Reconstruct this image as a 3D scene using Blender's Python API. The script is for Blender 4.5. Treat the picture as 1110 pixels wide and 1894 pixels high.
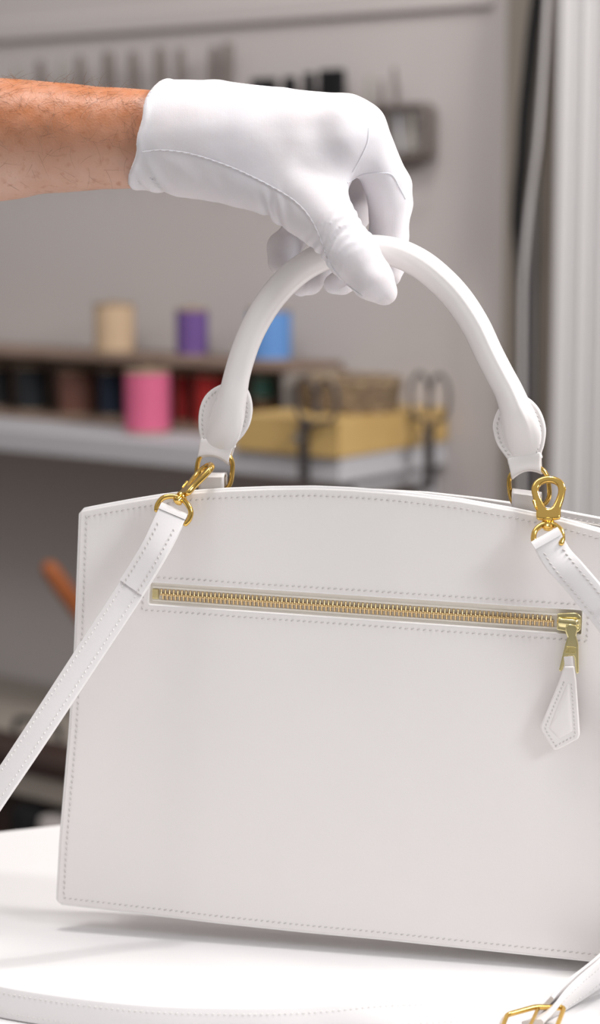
import bpy, math, random
import numpy as np
from mathutils import Vector, Matrix
from mathutils.bvhtree import BVHTree
random.seed(7); rng = np.random.default_rng(7)
for o in list(bpy.data.objects): bpy.data.objects.remove(o)
C = bpy.context.scene.collection
sc = bpy.context.scene

# ------------------------------------------------------------------ camera
F = 3704.0; W_, H_ = 1110, 1894
PITCH = math.radians(8.4)
TABLE_Z = 0.75
CAM = Vector((0, 0, TABLE_Z + 0.392))
cd = bpy.data.cameras.new('camera'); cam = bpy.data.objects.new('camera', cd); C.objects.link(cam)
cam.location = CAM; cam.rotation_euler = (math.pi/2 - PITCH, 0, 0)
cd.sensor_fit = 'VERTICAL'; cd.sensor_height = 36; cd.lens = F/H_*36
cd.clip_start = 0.05; cd.clip_end = 50
cd.dof.use_dof = True; cd.dof.focus_distance = 1.04; cd.dof.aperture_fstop = 5.4
sc.camera = cam

# ------------------------------------------------------------------ light
wd = bpy.data.worlds.new('world'); sc.world = wd; wd.use_nodes = True
nt = wd.node_tree; bg = nt.nodes['Background']
tc = nt.nodes.new('ShaderNodeTexCoord'); sp = nt.nodes.new('ShaderNodeSeparateXYZ')
mr = nt.nodes.new('ShaderNodeMapRange'); rp = nt.nodes.new('ShaderNodeValToRGB')
mr.inputs[1].default_value = -1; mr.inputs[2].default_value = 1
nt.links.new(tc.outputs['Generated'], sp.inputs[0]); nt.links.new(sp.outputs[2], mr.inputs[0])
nt.links.new(mr.outputs[0], rp.inputs[0]); nt.links.new(rp.outputs[0], bg.inputs[0])
rp.color_ramp.elements[0].color = (.13, .12, .115, 1); rp.color_ramp.elements[1].color = (1.0, .985, .99, 1)
_q = rp.color_ramp.elements.new(.5); _q.color = (.47, .455, .445, 1)
_q = rp.color_ramp.elements.new(.72); _q.color = (.95, .935, .94, 1)
bg.inputs[1].default_value = 0.62

def area(name, loc, target, size, power, color=(1, 1, 1)):
    l = bpy.data.lights.new(name, 'AREA'); l.shape = 'RECTANGLE'; l.size = size[0]; l.size_y = size[1]
    l.energy = power; l.color = color
    o = bpy.data.objects.new(name, l); C.objects.link(o); o.location = loc
    o.rotation_euler = (Vector(target)-Vector(loc)).to_track_quat('-Z', 'Y').to_euler(); return o
area('ceiling_lamp', (-0.10, 0.80, 4.6), (0, 1.03, .75), (.13, .13), 31, (1, .985, .97))
area('window_light', (1.45, -0.25, 2.0), (0, 1.03, .98), (.5, .5), 18, (.93, .96, 1.0))
area('back_lamp', (1.15, .95, 2.1), (-.15, 2.5, 1.05), (.35, .35), 36, (1, .97, .94))
area('back_fill', (-.3, .9, 2.6), (.0, 2.6, 1.1), (.8, .8), 22, (1, .97, .95))  # added fill to brighten the back wall and shelf, not a real lamp
sc.view_settings.view_transform = 'Standard'; sc.view_settings.look = 'None'
sc.view_settings.gamma = 1; sc.view_settings.use_curve_mapping = False
sc.view_settings.exposure = -0.30

# ------------------------------------------------------------------ placement helpers
cp, s_p = math.cos(PITCH), math.sin(PITCH)
def ray(x, y):
    a = (x-555)/F; b = -(y-947)/F
    return Vector((a, cp + b*s_p, -s_p + b*cp))
ALPHA = math.radians(12.3)
U = Vector((math.cos(ALPHA), -math.sin(ALPHA), 0)); V = Vector((0, 0, 1)); N = Vector((-math.sin(ALPHA), -math.cos(ALPHA), 0))
def hit(x, y, o, n):
    d = ray(x, y); t = (o-CAM).dot(n)/d.dot(n); return CAM + d*t
_r = ray(1110, 1779); BO = CAM + _r*(1.0/_r.y)         # lower right of the bag front in view
def PL(x, y, w=0.0): return hit(x, y, BO + N*w, N)      # on a plane parallel to the bag's face, w metres in front of it
def uv(x, y, w=0.0):
    p = PL(x, y, w)-BO; return (p.dot(U), p.dot(V))
def B(u, v, w): return BO + U*u + V*v + N*w
def GP(x, y, z): return hit(x, y, Vector((0, 0, z)), Vector((0, 0, 1)))
WO = Vector((0.184, 2.483, 0)); WA = Vector((0.8, -0.6, 0)); WN = Vector((-0.6, -0.8, 0))
def WP(x, y, e=0.0):
    p = hit(x, y, WO + WN*e, WN); return ((p-WO).dot(WA), p.z)
def WW(s, e, z): return WO + WA*s + WN*e + V*z
PX = 0.000278

# ------------------------------------------------------------------ materials
def mat(name, col, rough=.5, metal=0, bump=None, vary=None, sss=0, coat=0, sheen=0, spec=.5, weave=None):
    m = bpy.data.materials.new(name); m.use_nodes = True; n = m.node_tree; b = n.nodes['Principled BSDF']
    b.inputs['Base Color'].default_value = (*col, 1); b.inputs['Roughness'].default_value = rough; b.inputs['Metallic'].default_value = metal
    b.inputs['Specular IOR Level'].default_value = spec
    if coat: b.inputs['Coat Weight'].default_value = coat; b.inputs['Coat Roughness'].default_value = .12
    if sheen: b.inputs['Sheen Weight'].default_value = sheen
    if sss:
        b.inputs['Subsurface Weight'].default_value = sss; b.inputs['Subsurface Radius'].default_value = (.006, .003, .002)
        b.inputs['Subsurface Scale'].default_value = 1
    t = n.nodes.new('ShaderNodeTexCoord'); last = None
    def add_bump(src, st, dist):
        nonlocal last
        bp = n.nodes.new('ShaderNodeBump'); bp.inputs['Strength'].default_value = st; bp.inputs['Distance'].default_value = dist
        n.links.new(src, bp.inputs['Height'])
        if last: n.links.new(last, bp.inputs['Normal'])
        last = bp.outputs[0]
    for (scale, st, dist) in (bump or []):
        z = n.nodes.new('ShaderNodeTexNoise'); z.inputs['Scale'].default_value = scale; z.inputs['Detail'].default_value = 4
        n.links.new(t.outputs['Object'], z.inputs['Vector']); add_bump(z.outputs[0], st, dist)
    if weave:
        wv = n.nodes.new('ShaderNodeTexWave'); wv.bands_direction = weave[0]; wv.inputs['Scale'].default_value = weave[1]; wv.inputs['Distortion'].default_value = 2.5
        n.links.new(t.outputs['Object'], wv.inputs['Vector']); add_bump(wv.outputs['Fac'], weave[2], weave[3])
    if last: n.links.new(last, b.inputs['Normal'])
    if vary:
        scale, c2, lo, hi = vary
        z = n.nodes.new('ShaderNodeTexNoise'); z.inputs['Scale'].default_value = scale; z.inputs['Detail'].default_value = 5
        n.links.new(t.outputs['Object'], z.inputs['Vector'])
        r = n.nodes.new('ShaderNodeValToRGB'); r.color_ramp.elements[0].position = lo; r.color_ramp.elements[1].position = hi
        r.color_ramp.elements[0].color = (*col, 1); r.color_ramp.elements[1].color = (*c2, 1)
        n.links.new(z.outputs[0], r.inputs[0]); n.links.new(r.outputs[0], b.inputs['Base Color'])
    return m
M = {}
M['leather'] = mat('white_calf_leather', (.84, .805, .79), .42, bump=[(900, .12, .0003), (9, .25, .004)], vary=(6, (.82, .785, .775), .35, .7))
M['leather_smooth'] = mat('smooth_white_leather', (.82, .785, .775), .27, bump=[(700, .06, .0002)], coat=.25)
M['edge'] = mat('painted_edge', (.86, .84, .84), .3)
M['strap'] = mat('strap_leather', (.77, .745, .745), .32, bump=[(900, .1, .0003)], coat=.15)
M['thread'] = mat('shade_grey_thread', (.56, .53, .52), .6)  # white thread, greyed to carry the shadows in the stitch holes
M['thread_light'] = mat('light_stitch_thread', (.73, .70, .69), .6)
M['gold'] = mat('polished_gold', (.78, .51, .14), .13, 1)
M['brass'] = mat('pale_brass', (.82, .72, .38), .2, 1)
M['teeth'] = mat('zip_teeth_brass', (.72, .54, .29), .25, 1)
M['tape'] = mat('cream_zip_tape', (.86, .81, .73), .8, bump=[(2500, .3, .0003)])
M['lining'] = mat('bag_lining', (.45, .42, .40), .8)
M['glove'] = mat('white_cotton_knit', (.73, .705, .735), .85, sss=.15, sheen=.08, bump=[(60, .25, .0015), (1600, .2, .0002)], vary=(18, (.72, .67, .675), .45, .72), weave=('X', 450, .12, .0002), spec=.2)
M['seam_thread'] = mat('glove_seam_thread', (.50, .46, .47), .8)
M['hair'] = mat('arm_hair', (.17, .09, .05), .5)
M['table'] = mat('white_work_surface', (.78, .765, .765), .5, bump=[(700, .25, .0004)], spec=.35)
M['wall'] = mat('greige_wall_paint', (.50, .46, .445), .9, bump=[(60, .05, .001)], vary=(1.2, (.47, .43, .42), .35, .7))
M['whiteboard'] = mat('white_painted_board', (.45, .44, .46), .5)
M['taupe'] = mat('taupe_paint', (.28, .245, .21), .8)
M['browntrim'] = mat('brown_strip', (.19, .155, .125), .7)
M['trim'] = mat('white_trim_paint', (.56, .54, .545), .6)
M['tan'] = mat('tan_wood', (.50, .335, .125), .6, vary=(12, (.44, .28, .10), .4, .7))
M['rack'] = mat('brown_rack_wood', (.20, .135, .10), .7, vary=(15, (.26, .18, .14), .4, .7))
M['orange'] = mat('orange_wood', (.36, .105, .028), .55, vary=(20, (.30, .08, .02), .4, .7))
M['floor'] = mat('brown_floor_boards', (.16, .11, .085), .6, vary=(8, (.11, .075, .06), .4, .7))
M['toolgrey'] = mat('grey_brown_handle', (.13, .105, .095), .6)
M['toolpale'] = mat('pale_tool_grey', (.27, .245, .225), .6)
M['black'] = mat('black_rubber', (.008, .008, .009), .8, spec=.2)
M['steel'] = mat('brushed_steel', (.45, .44, .44), .35, 1)
M['darksteel'] = mat('dark_steel', (.08, .07, .07), .45, .3)
M['cream'] = mat('cream_plastic', (.55, .52, .46), .6)
M['wicker'] = mat('wicker', (.26, .185, .11), .8, vary=(90, (.14, .095, .06), .4, .6))
M['darkleather'] = mat('dark_brown_leather', (.035, .018, .013), .6)
M['pale_cloth'] = mat('pale_cloth', (.32, .29, .28), .9)
M['cord_white'] = mat('white_cable', (.42, .395, .39), .6)
M['cord_grey'] = mat('grey_cable', (.24, .23, .235), .6)
M['core'] = mat('card_core', (.30, .22, .15), .8)

# ------------------------------------------------------------------ object helpers
def tag(o, label=None, cat=None, group=None, kind=None):
    if label: o['label'] = label
    if cat: o['category'] = cat
    if group: o['group'] = group
    if kind: o['kind'] = kind
    return o
def empty(name, loc, label=None, cat=None, group=None):
    o = bpy.data.objects.new(name, None); C.objects.link(o); o.location = loc; o.empty_display_size = .02
    return tag(o, label, cat, group)
def wloc(o):
    v = Vector(o.location)
    while o.parent: o = o.parent; v = v + Vector(o.location)
    return v
def mesh_obj(name, verts, faces, m, parent=None, smooth=True, origin=None):
    """verts in world space; stored relative to the thing"""
    base = wloc(parent) if parent else Vector((0, 0, 0))
    own = Vector(origin) if origin is not None else base
    me = bpy.data.meshes.new(name)
    vv = np.array([tuple(v) for v in verts], dtype=float) - np.array(own)
    me.from_pydata(vv.tolist(), [], [tuple(f) for f in faces]); me.update()
    if smooth:
        me.polygons.foreach_set('use_smooth', [True]*len(me.polygons))
        try: me.set_sharp_from_angle(angle=math.radians(42))
        except Exception: pass
    o = bpy.data.objects.new(name, me); C.objects.link(o)
    if m: me.materials.append(M[m] if isinstance(m, str) else m)
    if parent: o.parent = parent
    o.location = own - base
    return o
def box_vf(o, a, b, c):
    """box from corner o with edge vectors a, b, c"""
    o = Vector(o); a, b, c = Vector(a), Vector(b), Vector(c)
    v = [o, o+a, o+a+b, o+b, o+c, o+a+c, o+a+b+c, o+b+c]
    f = [(0, 3, 2, 1), (4, 5, 6, 7), (0, 1, 5, 4), (1, 2, 6, 5), (2, 3, 7, 6), (3, 0, 4, 7)]
    if a.cross(b).dot(c) < 0: f = [tuple(reversed(q)) for q in f]
    return v, f
def join(*vfs):
    V_, F_ = [], []
    for v, f in vfs:
        n = len(V_); V_ += list(v); F_ += [tuple(i+n for i in q) for q in f]
    return V_, F_
def bevel(o, w, seg=2):
    md = o.modifiers.new('bevel', 'BEVEL'); md.width = w; md.segments = seg; md.limit_method = 'ANGLE'; return o
def catmull(keys, n=8, closed=False):
    """keys: list of tuples of floats/vectors flattened to numpy rows"""
    K = np.array(keys, dtype=float); L = len(K); out = []
    rngk = range(L if closed else L-1)
    for i in rngk:
        if closed: p0, p1, p2, p3 = K[(i-1) % L], K[i], K[(i+1) % L], K[(i+2) % L]
        else: p0, p1, p2, p3 = K[max(i-1, 0)], K[i], K[i+1], K[min(i+2, L-1)]
        for j in range(n):
            t = j/n
            out.append(.5*((2*p1)+(-p0+p2)*t+(2*p0-5*p1+4*p2-p3)*t*t+(-p0+3*p1-3*p2+p3)*t**3))
    if not closed: out.append(K[-1])
    return np.array(out)
def tube(pts, rad, seg=16, up=(0, -1, 0), closed=False, caps=True, ridge=None, round_ends=False):
    """pts Nx3, rad scalar, N or Nx2 (side radius, up radius)"""
    P = np.array([tuple(p) for p in pts], dtype=float); n = len(P)
    R = np.array(rad, dtype=float)
    if R.ndim == 0: R = np.full((n, 2), float(R))
    elif R.ndim == 1: R = np.stack([R, R], 1) if len(R) == n else np.tile(R, (n, 1))
    if round_ends and not closed:
        t0 = P[0]-P[1]; t0 /= np.linalg.norm(t0); t1 = P[-1]-P[-2]; t1 /= np.linalg.norm(t1)
        A, Ra, Bq, Rb = [], [], [], []
        for a in (80, 60, 40, 20):
            s, c = math.sin(math.radians(a)), math.cos(math.radians(a))
            A.append(P[0]+t0*R[0].min()*s); Ra.append(R[0]*c)
        for a in (20, 40, 60, 80):
            s, c = math.sin(math.radians(a)), math.cos(math.radians(a))
            Bq.append(P[-1]+t1*R[-1].min()*s); Rb.append(R[-1]*c)
        P = np.vstack([A, P, Bq]); R = np.vstack([Ra, R, Rb]); n = len(P)
    T = np.roll(P, -1, 0)-np.roll(P, 1, 0) if closed else np.gradient(P, axis=0)
    T /= np.linalg.norm(T, axis=1)[:, None]+1e-12
    up = np.array(up, dtype=float)
    if up.ndim == 1: up = np.tile(up, (n, 1))
    S = np.cross(T, up); S /= np.linalg.norm(S, axis=1)[:, None]+1e-12
    Q = np.cross(S, T)
    ang = np.linspace(0, 2*np.pi, seg, endpoint=False)
    prof = np.ones((n, seg))
    if ridge:
        wt_ = np.interp(np.linspace(0, 1, n), [0, .50, .62, .9, .97, 1], [0, 0, 1, 1, 0, 0])
        prof = 1+wt_[:, None]*ridge[1]*np.exp(-((np.angle(np.exp(1j*(ang-ridge[0]))))/ridge[2])**2)[None, :]
    vv = P[:, None, :] + S[:, None, :]*(np.cos(ang)*prof)[:, :, None]*R[:, None, :1] + Q[:, None, :]*(np.sin(ang)*prof)[:, :, None]*R[:, None, 1:]
    vv = vv.reshape(-1, 3); f = []
    for i in range(n if closed else n-1):
        a = i*seg; b = ((i+1) % n)*seg
        for j in range(seg):
            k = (j+1) % seg; f.append((a+j, a+k, b+k, b+j))
    if caps and not closed:
        f.append(tuple(range(seg-1, -1, -1))); f.append(tuple(range((n-1)*seg, n*seg)))
    return [Vector(v) for v in vv], f
def ribbon(keys, width, thick, n=10, taper=None):
    """keys rows: x y z sx sy sz (centre + side vector). Rounded-edge band. returns verts, faces, dense P,S,Nn"""
    K = catmull(keys, n); P = K[:, :3]; S = K[:, 3:6]
    T = np.gradient(P, axis=0); T /= np.linalg.norm(T, axis=1)[:, None]
    S = S-(S*T).sum(1)[:, None]*T; S /= np.linalg.norm(S, axis=1)[:, None]
    Nn = np.cross(S, T)
    hw, ht = width/2, thick/2; e = min(ht*.9, .0012)
    prof = [(-hw, -ht+e), (-hw, ht-e), (-hw+e*.3, ht-e*.3), (-hw+e, ht), (hw-e, ht), (hw-e*.3, ht-e*.3), (hw, ht-e), (hw, -ht+e), (hw-e*.3, -ht+e*.3), (hw-e, -ht), (-hw+e, -ht), (-hw+e*.3, -ht+e*.3)]
    m = len(prof); vv = []; f = []
    for i in range(len(P)):
        for (a, b) in prof: vv.append(Vector(P[i]+S[i]*a+Nn[i]*b))
    for i in range(len(P)-1):
        for j in range(m):
            k = (j+1) % m; f.append((i*m+j, i*m+k, (i+1)*m+k, (i+1)*m+j))
    f.append(tuple(range(m-1, -1, -1))); f.append(tuple(range((len(P)-1)*m, len(P)*m)))
    return vv, f, P, S, Nn
def arclen(P, closed=False):
    d = np.linalg.norm(np.diff(P, axis=0), axis=1); return np.concatenate([[0], np.cumsum(d)])
def stitches(path, norm, spacing=11.5*PX, length=7.8*PX, r=1.25*PX, slant=24, lift=0.0):
    """slanted thread dashes lying along a 3-D polyline"""
    P = np.array([tuple(p) for p in path], dtype=float); L = arclen(P)
    Nn = np.array([tuple(q) for q in norm], dtype=float) if hasattr(norm[0], '__len__') else np.tile(np.array(tuple(norm), dtype=float), (len(P), 1))
    k = int(L[-1]/spacing); V_, F_ = [], []
    for i in range(k+1):
        s = min((i+.5)*spacing, L[-1]-1e-7)
        p = np.array([np.interp(s, L, P[:, a]) for a in range(3)])
        q = np.array([np.interp(min(s+spacing*.3, L[-1]), L, P[:, a]) for a in range(3)]) - np.array([np.interp(max(s-spacing*.3, 0), L, P[:, a]) for a in range(3)])
        nn = np.array([np.interp(s, L, Nn[:, a]) for a in range(3)]); nn /= np.linalg.norm(nn)
        t = q/(np.linalg.norm(q)+1e-12); b = np.cross(nn, t)
        a = math.radians(slant*random.uniform(.6, 1.4)); d = t*math.cos(a)+b*math.sin(a); c = np.cross(nn, d)
        n0 = len(V_); hl = length/2*random.uniform(.85, 1.1)
        for (x, rr, z) in ((-1, .35, -.9), (-.6, 1, 0.1), (0, 1.1, .35), (.6, 1, 0.1), (1, .35, -.9)):
            for j in range(6):
                th = j*math.pi/3
                V_.append(p+d*x*hl+c*math.cos(th)*r*rr+nn*(math.sin(th)*r*rr+z*r+lift))
        for i2 in range(4):
            for j in range(6):
                F_.append((n0+i2*6+j, n0+i2*6+(j+1) % 6, n0+(i2+1)*6+(j+1) % 6, n0+(i2+1)*6+j))
    return V_, F_
def plate_vf(contours, thick, bev=0.0, res=2, to=None):
    """2-D outline(s) with holes -> solid plate with rounded rim. contours in (u,v); to(u,v,w) -> world; w centred on 0"""
    cu = bpy.data.curves.new('tmp', 'CURVE'); cu.dimensions = '2D'; cu.fill_mode = 'BOTH'
    cu.extrude = max(thick/2-bev, 0); cu.bevel_depth = bev; cu.bevel_resolution = res; cu.offset = -bev
    for c in contours:
        s = cu.splines.new('POLY'); s.points.add(len(c)-1)
        for i, p in enumerate(c): s.points[i].co = (p[0], p[1], 0, 1)
        s.use_cyclic_u = True
    o = bpy.data.objects.new('tmp', cu); C.objects.link(o)
    dg = bpy.context.evaluated_depsgraph_get(); me = bpy.data.meshes.new_from_object(o.evaluated_get(dg))
    v = [to(*p.co) for p in me.vertices]; f = [tuple(p.vertices) for p in me.polygons]
    bpy.data.objects.remove(o); bpy.data.curves.remove(cu); bpy.data.meshes.remove(me)
    return v, f
def inset(poly, d):
    """offset a ccw/cw closed polygon inward by d (positive = inward)"""
    P = np.array(poly, dtype=float); n = len(P)
    A = 0.5*np.sum(P[:, 0]*np.roll(P[:, 1], -1)-np.roll(P[:, 0], -1)*P[:, 1]); sg = 1 if A > 0 else -1
    out = []
    for i in range(n):
        a, b, c = P[i-1], P[i], P[(i+1) % n]
        t1 = (b-a)/(np.linalg.norm(b-a)+1e-12); t2 = (c-b)/(np.linalg.norm(c-b)+1e-12)
        n1 = np.array([-t1[1], t1[0]])*sg; n2 = np.array([-t2[1], t2[0]])*sg
        m = n1+n2; m /= np.linalg.norm(m)+1e-9; out.append(b+m*d/max(.35, m.dot(n1)))
    return np.array(out)
def roundpoly(pts, r, n=5):
    out = []
    P = [Vector((p[0], p[1])) for p in pts]
    rr = r if isinstance(r, (list, tuple)) else [r]*len(P)
    for i in range(len(P)):
        a, b, c = P[i-1], P[i], P[(i+1) % len(P)]; q = rr[i]
        if q <= 0: out.append(b); continue
        d1 = (a-b).normalized(); d2 = (c-b).normalized(); p0 = b+d1*q; p2 = b+d2*q
        for k in range(n+1):
            t = k/n; out.append(p0*(1-t)**2+b*2*t*(1-t)+p2*t*t)
    return [(p.x, p.y) for p in out]
def resample(poly, step, closed=True):
    P = np.array(poly, dtype=float)
    if closed: P = np.vstack([P, P[:1]])
    L = arclen(P); k = max(3, int(L[-1]/step)); s = np.linspace(0, L[-1], k+1)
    return np.stack([np.interp(s, L, P[:, a]) for a in range(P.shape[1])], 1)

# ------------------------------------------------------------------ setting: room shell
v, f = box_vf((-4, -2, -.05), (8, 0, 0), (0, 7.5, 0), (0, 0, .05)); tag(mesh_obj('floor', v, f, 'floor', None, False), kind='structure')
v, f = box_vf(WW(-3.6, -.1, 0), WA*5.0, -WN*-.1, (0, 0, 2.9)); tag(mesh_obj('wall_back', v, f, 'wall', None, False), kind='structure')
# picture rail along the wall
s0, z0 = WP(5, 56, .0)
def wall_strip(name, sa, sb, za, zb, d, m, kind='structure', bev=.003):
    v, f = box_vf(WW(sa, 0.0005, za), WA*(sb-sa), WN*d, (0, 0, zb-za)); o = mesh_obj(name, v, f, m, None, False); bevel(o, bev); return tag(o, kind=kind)
zr = WP(5, 78)[1]; zr2 = WP(5, 40)[1]
wall_strip('trim_1', -3.5, .06, zr, zr2, .008, M['wall'], bev=.003)
sa = WP(938, 300)[0]; sb = WP(1032, 300)[0]
wall_strip('trim_2', sa, sb+.03, 0, 2.85, .006, 'taupe')
sc_ = WP(1012, 300, .02)[0]; sd = WP(1030, 300, .02)[0]
v, f = box_vf(WW(sc_, .0066, 0), WA*(sd-sc_+.004), WN*.012, (0, 0, 2.85)); tag(mesh_obj('trim_3', v, f, 'browntrim', None, False), kind='structure')
# white moulded casing: stepped profile extruded vertically
st = WP(1024, 400, .05)[0]
prof = [(0, .0066), (0, .05), (.006, .055), (.020, .055), (.024, .051), (.030, .055), (.046, .055), (.050, .05), (.056, .055), (.11, .055), (.114, .06), (.2, .06), (.206, .054), (.30, .054), (.30, .0066)]
vv = [WW(st+a, e, 0) for a, e in prof]+[WW(st+a, e, 2.85) for a, e in prof]; n = len(prof)
ff = [(i, (i+1) % n, n+(i+1) % n, n+i) for i in range(n)]+[tuple(range(n)), tuple(range(2*n-1, n-1, -1))]
tag(mesh_obj('trim_4', vv, ff, 'trim', None, False), kind='structure')

# ------------------------------------------------------------------ work table
e0 = GP(5, 1535, TABLE_Z); e1 = GP(112, 1523, TABLE_Z); ed = (e1-e0); ed.z = 0; ed.normalize(); en = Vector((ed.y, -ed.x, 0))
tb = empty('work_table', (0, .8, 0), 'large white work table with a matt leathery top under the handbag', 'table')
v, f = box_vf(e0-ed*.7+Vector((0, 0, -.035)), ed*1.9, en*.85, (0, 0, .035)); o = mesh_obj('tabletop', v, f, 'table', tb, False); bevel(o, .004, 3)
for a in (-.62, 1.1):
    for b in (.06, .74):
        q = e0+ed*a+en*b; v, f = box_vf(Vector((q.x, q.y, 0)), ed*.05, en*.05, (0, 0, TABLE_Z-.035)); mesh_obj('leg', v, f, 'whiteboard', tb, False)

# ------------------------------------------------------------------ wall shelf and what stands on it
SE = .229
zt = WP(630, 847, SE)[1]; zb = WP(630, 895, SE)[1]
sh = empty('wall_shelf', WW(-.6, .1, zb), 'long white wall shelf carrying the thread spools and tan block', 'shelf')
v, f = box_vf(WW(-2.6, .001, zb), WA*2.6, WN*(SE-.001), (0, 0, zt-zb)); o = mesh_obj('shelf_board', v, f, 'whiteboard', sh, False); bevel(o, .002)
for s_ in (-.035, -1.2):
    v, f = box_vf(WW(s_, .002, zb-.16), WA*.022, WN*.02, (0, 0, .16)); v2, f2 = box_vf(WW(s_, .002, zb-.018), WA*.022, WN*.18, (0, 0, .018))
    v, f = join((v, f), (v2, f2)); mesh_obj('bracket', v, f, 'whiteboard', sh, False)
# two-tier brown rack
def on_plane(x, y, z): return hit(x, y, Vector((0, 0, z)), Vector((0, 0, 1)))
ZM = WP(300, 668, .16)[1]
rk = empty('thread_rack', WW(-.5, .1, zt), 'two-tier brown wooden rack holding coloured thread spools on the shelf', 'rack')
sR = WP(538, 690, .12)[0]
v, f = box_vf(WW(-1.6, .012, ZM-.008), WA*(1.6+sR), WN*.113, (0, 0, .008)); mesh_obj('rack_board', v, f, 'rack', rk, False)
v, f = box_vf(WW(-1.6, .012, zt+.0005), WA*(1.6+sR), WN*.113, (0, 0, .005)); mesh_obj('rack_board', v, f, 'rack', rk, False)
v, f = box_vf(WW(-1.6, .002, zt+.0055), WA*(1.6+sR), WN*.008, (0, 0, ZM-zt-.014)); mesh_obj('back_panel', v, f, 'rack', rk, False)
for s_ in (sR-.012, -1.2):
    v, f = box_vf(WW(s_, .012, zt+.0056), WA*.01, WN*.110, (0, 0, ZM-.008-zt-.0058)); mesh_obj('upright', v, f, 'toolpale' if s_ > -.2 else 'rack', rk, False)
def lathe(prof, c, seg=28, ax=(0, 0, 1)):
    c = Vector(c); q = Vector(ax).to_track_quat('Z', 'Y'); V_, F_ = [], []
    for r, z in prof:
        for j in range(seg): a = 2*math.pi*j/seg; V_.append(c+q @ Vector((r*math.cos(a), r*math.sin(a), z)))
    n = len(prof)
    for i in range(n-1):
        for j in range(seg): k = (j+1) % seg; F_.append((i*seg+j, i*seg+k, (i+1)*seg+k, (i+1)*seg+j))
    F_.append(tuple(range(seg-1, -1, -1))); F_.append(tuple(range((n-1)*seg, n*seg)))
    return V_, F_
def spool(x0, x1, ytop, e, z, col, label, flange=None):
    xc = (x0+x1)/2
    s_, _ = WP(xc, ytop, e); p = WW(s_, e, z)
    d = (p-CAM).dot(Vector((0, cp, -s_p))); r = (x1-x0)/2*d/F
    h = WP(xc, ytop, e)[1]-z; h = max(h, .02)
    t = empty('thread_spool', p, label, 'spool', 'thread spools on the rack')
    m = mat('thread_'+label.split()[0], col, .75, bump=[(40, .1, .001)], weave=('Z', 160, .35, .0008))
    fl = flange or M['core']; ft = min(.004, h*.06)
    a = r*.97
    v, f = lathe([(a, ft), (a*1.0, h*.1), (a, h*.5), (a, h*.9), (a*.99, h-ft)], p); mesh_obj('thread', v, f, m, t)
    for zz in (0.0004, h-ft):
        v, f = lathe([(r*.96, zz), (r, zz+ft*.2), (r, zz+ft*.8), (r*.96, zz+ft)], p); mesh_obj('flange', v, f, fl, t)
    v, f = lathe([(r*.3, h), (r*.3, h+.003), (r*.12, h+.003)], p); mesh_obj('core', v, f, fl, t)
ZL = zt+.0055
SP = [(-38, 20, 676, .075, ZL, (.012, .012, .014), 'black spool at the far left end of the lower tier'),
      (30, 88, 676, .075, ZL, (.010, .013, .018), 'blue-black spool between the black and the brown spool'),
      (106, 180, 681, .075, ZL, (.13, .052, .036), 'brown spool on the lower tier beside the navy spool'),
      (183, 226, 682, .075, ZL, (.006, .014, .035), 'narrow navy spool between the brown and pink spools'),
      (229, 316, 684, .160, zt+.0005, (.56, .105, .21), 'pink spool standing at the front of the lower tier'),
      (322, 354, 688, .075, ZL, (.33, .012, .014), 'narrow dark red spool right beside the pink spool'),
      (358, 428, 688, .075, ZL, (.42, .02, .018), 'wide bright red spool behind the left handle tab'),
      (172, 250, 560, .075, ZM, (.50, .36, .235), 'beige spool on top of the rack'),
      (324, 386, 570, .075, ZM, (.12, .06, .22), 'purple spool on top of the rack'),
      (457, 540, 570, .075, ZM, (.10, .24, .53), 'light blue spool on top of the rack')]
for q in SP: spool(*q)
# green and brown spools at the right end (stacked)
s_, _ = WP(492, 700, .10); dz = ZM-.01-ZL
spool(468, 512, 742, .075, ZL, (.17, .085, .03), 'squat brown spool under the green one')
zg = WP(490, 742, .075)[1]+.0035
spool(468, 512, 694, .075, zg, (.07, .19, .15), 'green spool stacked on a brown one near the rack end')

# tan wooden tool block
sL = WP(440, 800, .23)[0]; bz1 = WP(650, 783, .238)[1]
tn = empty('tool_block', WW(-.07, .12, zt), 'thick tan wooden tool block on the near corner of the shelf', 'block')
_L = [(sL, .236), (sL, .130), (sR+.004, .130), (sR+.004, .004), (.003, .004), (.003, .236)]
v = [WW(a, b, z) for z in (zt+.0005, bz1) for a, b in _L]; f = [(0, 1, 2, 3, 4, 5), (11, 10, 9, 8, 7, 6)]+[(i, 6+i, 6+(i+1) % 6, (i+1) % 6) for i in range(6)]; o = mesh_obj('block', v, f, 'tan', tn, False); bevel(o, .006, 3)
# wicker basket on the block (woven strands around stakes)
sB0 = WP(556, 760, .12)[0]; sB1 = WP(722, 760, .12)[0]; bzt = WP(640, 704, .12)[1]; cB = WW((sB0+sB1)/2, .11, bz1)
bk = empty('wicker_basket', cB, 'small brown wicker basket of scraps on the tan block', 'basket')
aw = (sB1-sB0)/2*.92; bw = .055; hb = bzt-bz1
V_, F_ = [], []
for k in range(9):
    z = .003+k*(hb-.006)/8; pts = []
    for j in range(48):
        a = 2*math.pi*j/48; wob = .0025*(1 if (j//2+k) % 2 else -1); g = .9+.1*k/8
        pts.append(cB+WA*((aw*g+wob)*math.cos(a))+WN*((bw*g+wob)*math.sin(a))+V*z)
    v, f = tube(pts, .0036, 6, up=(0, 0, 1), closed=True); V_, F_ = join((V_, F_), (v, f))
o = mesh_obj('weave', V_, F_, 'wicker', bk); o['kind'] = 'stuff'
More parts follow.
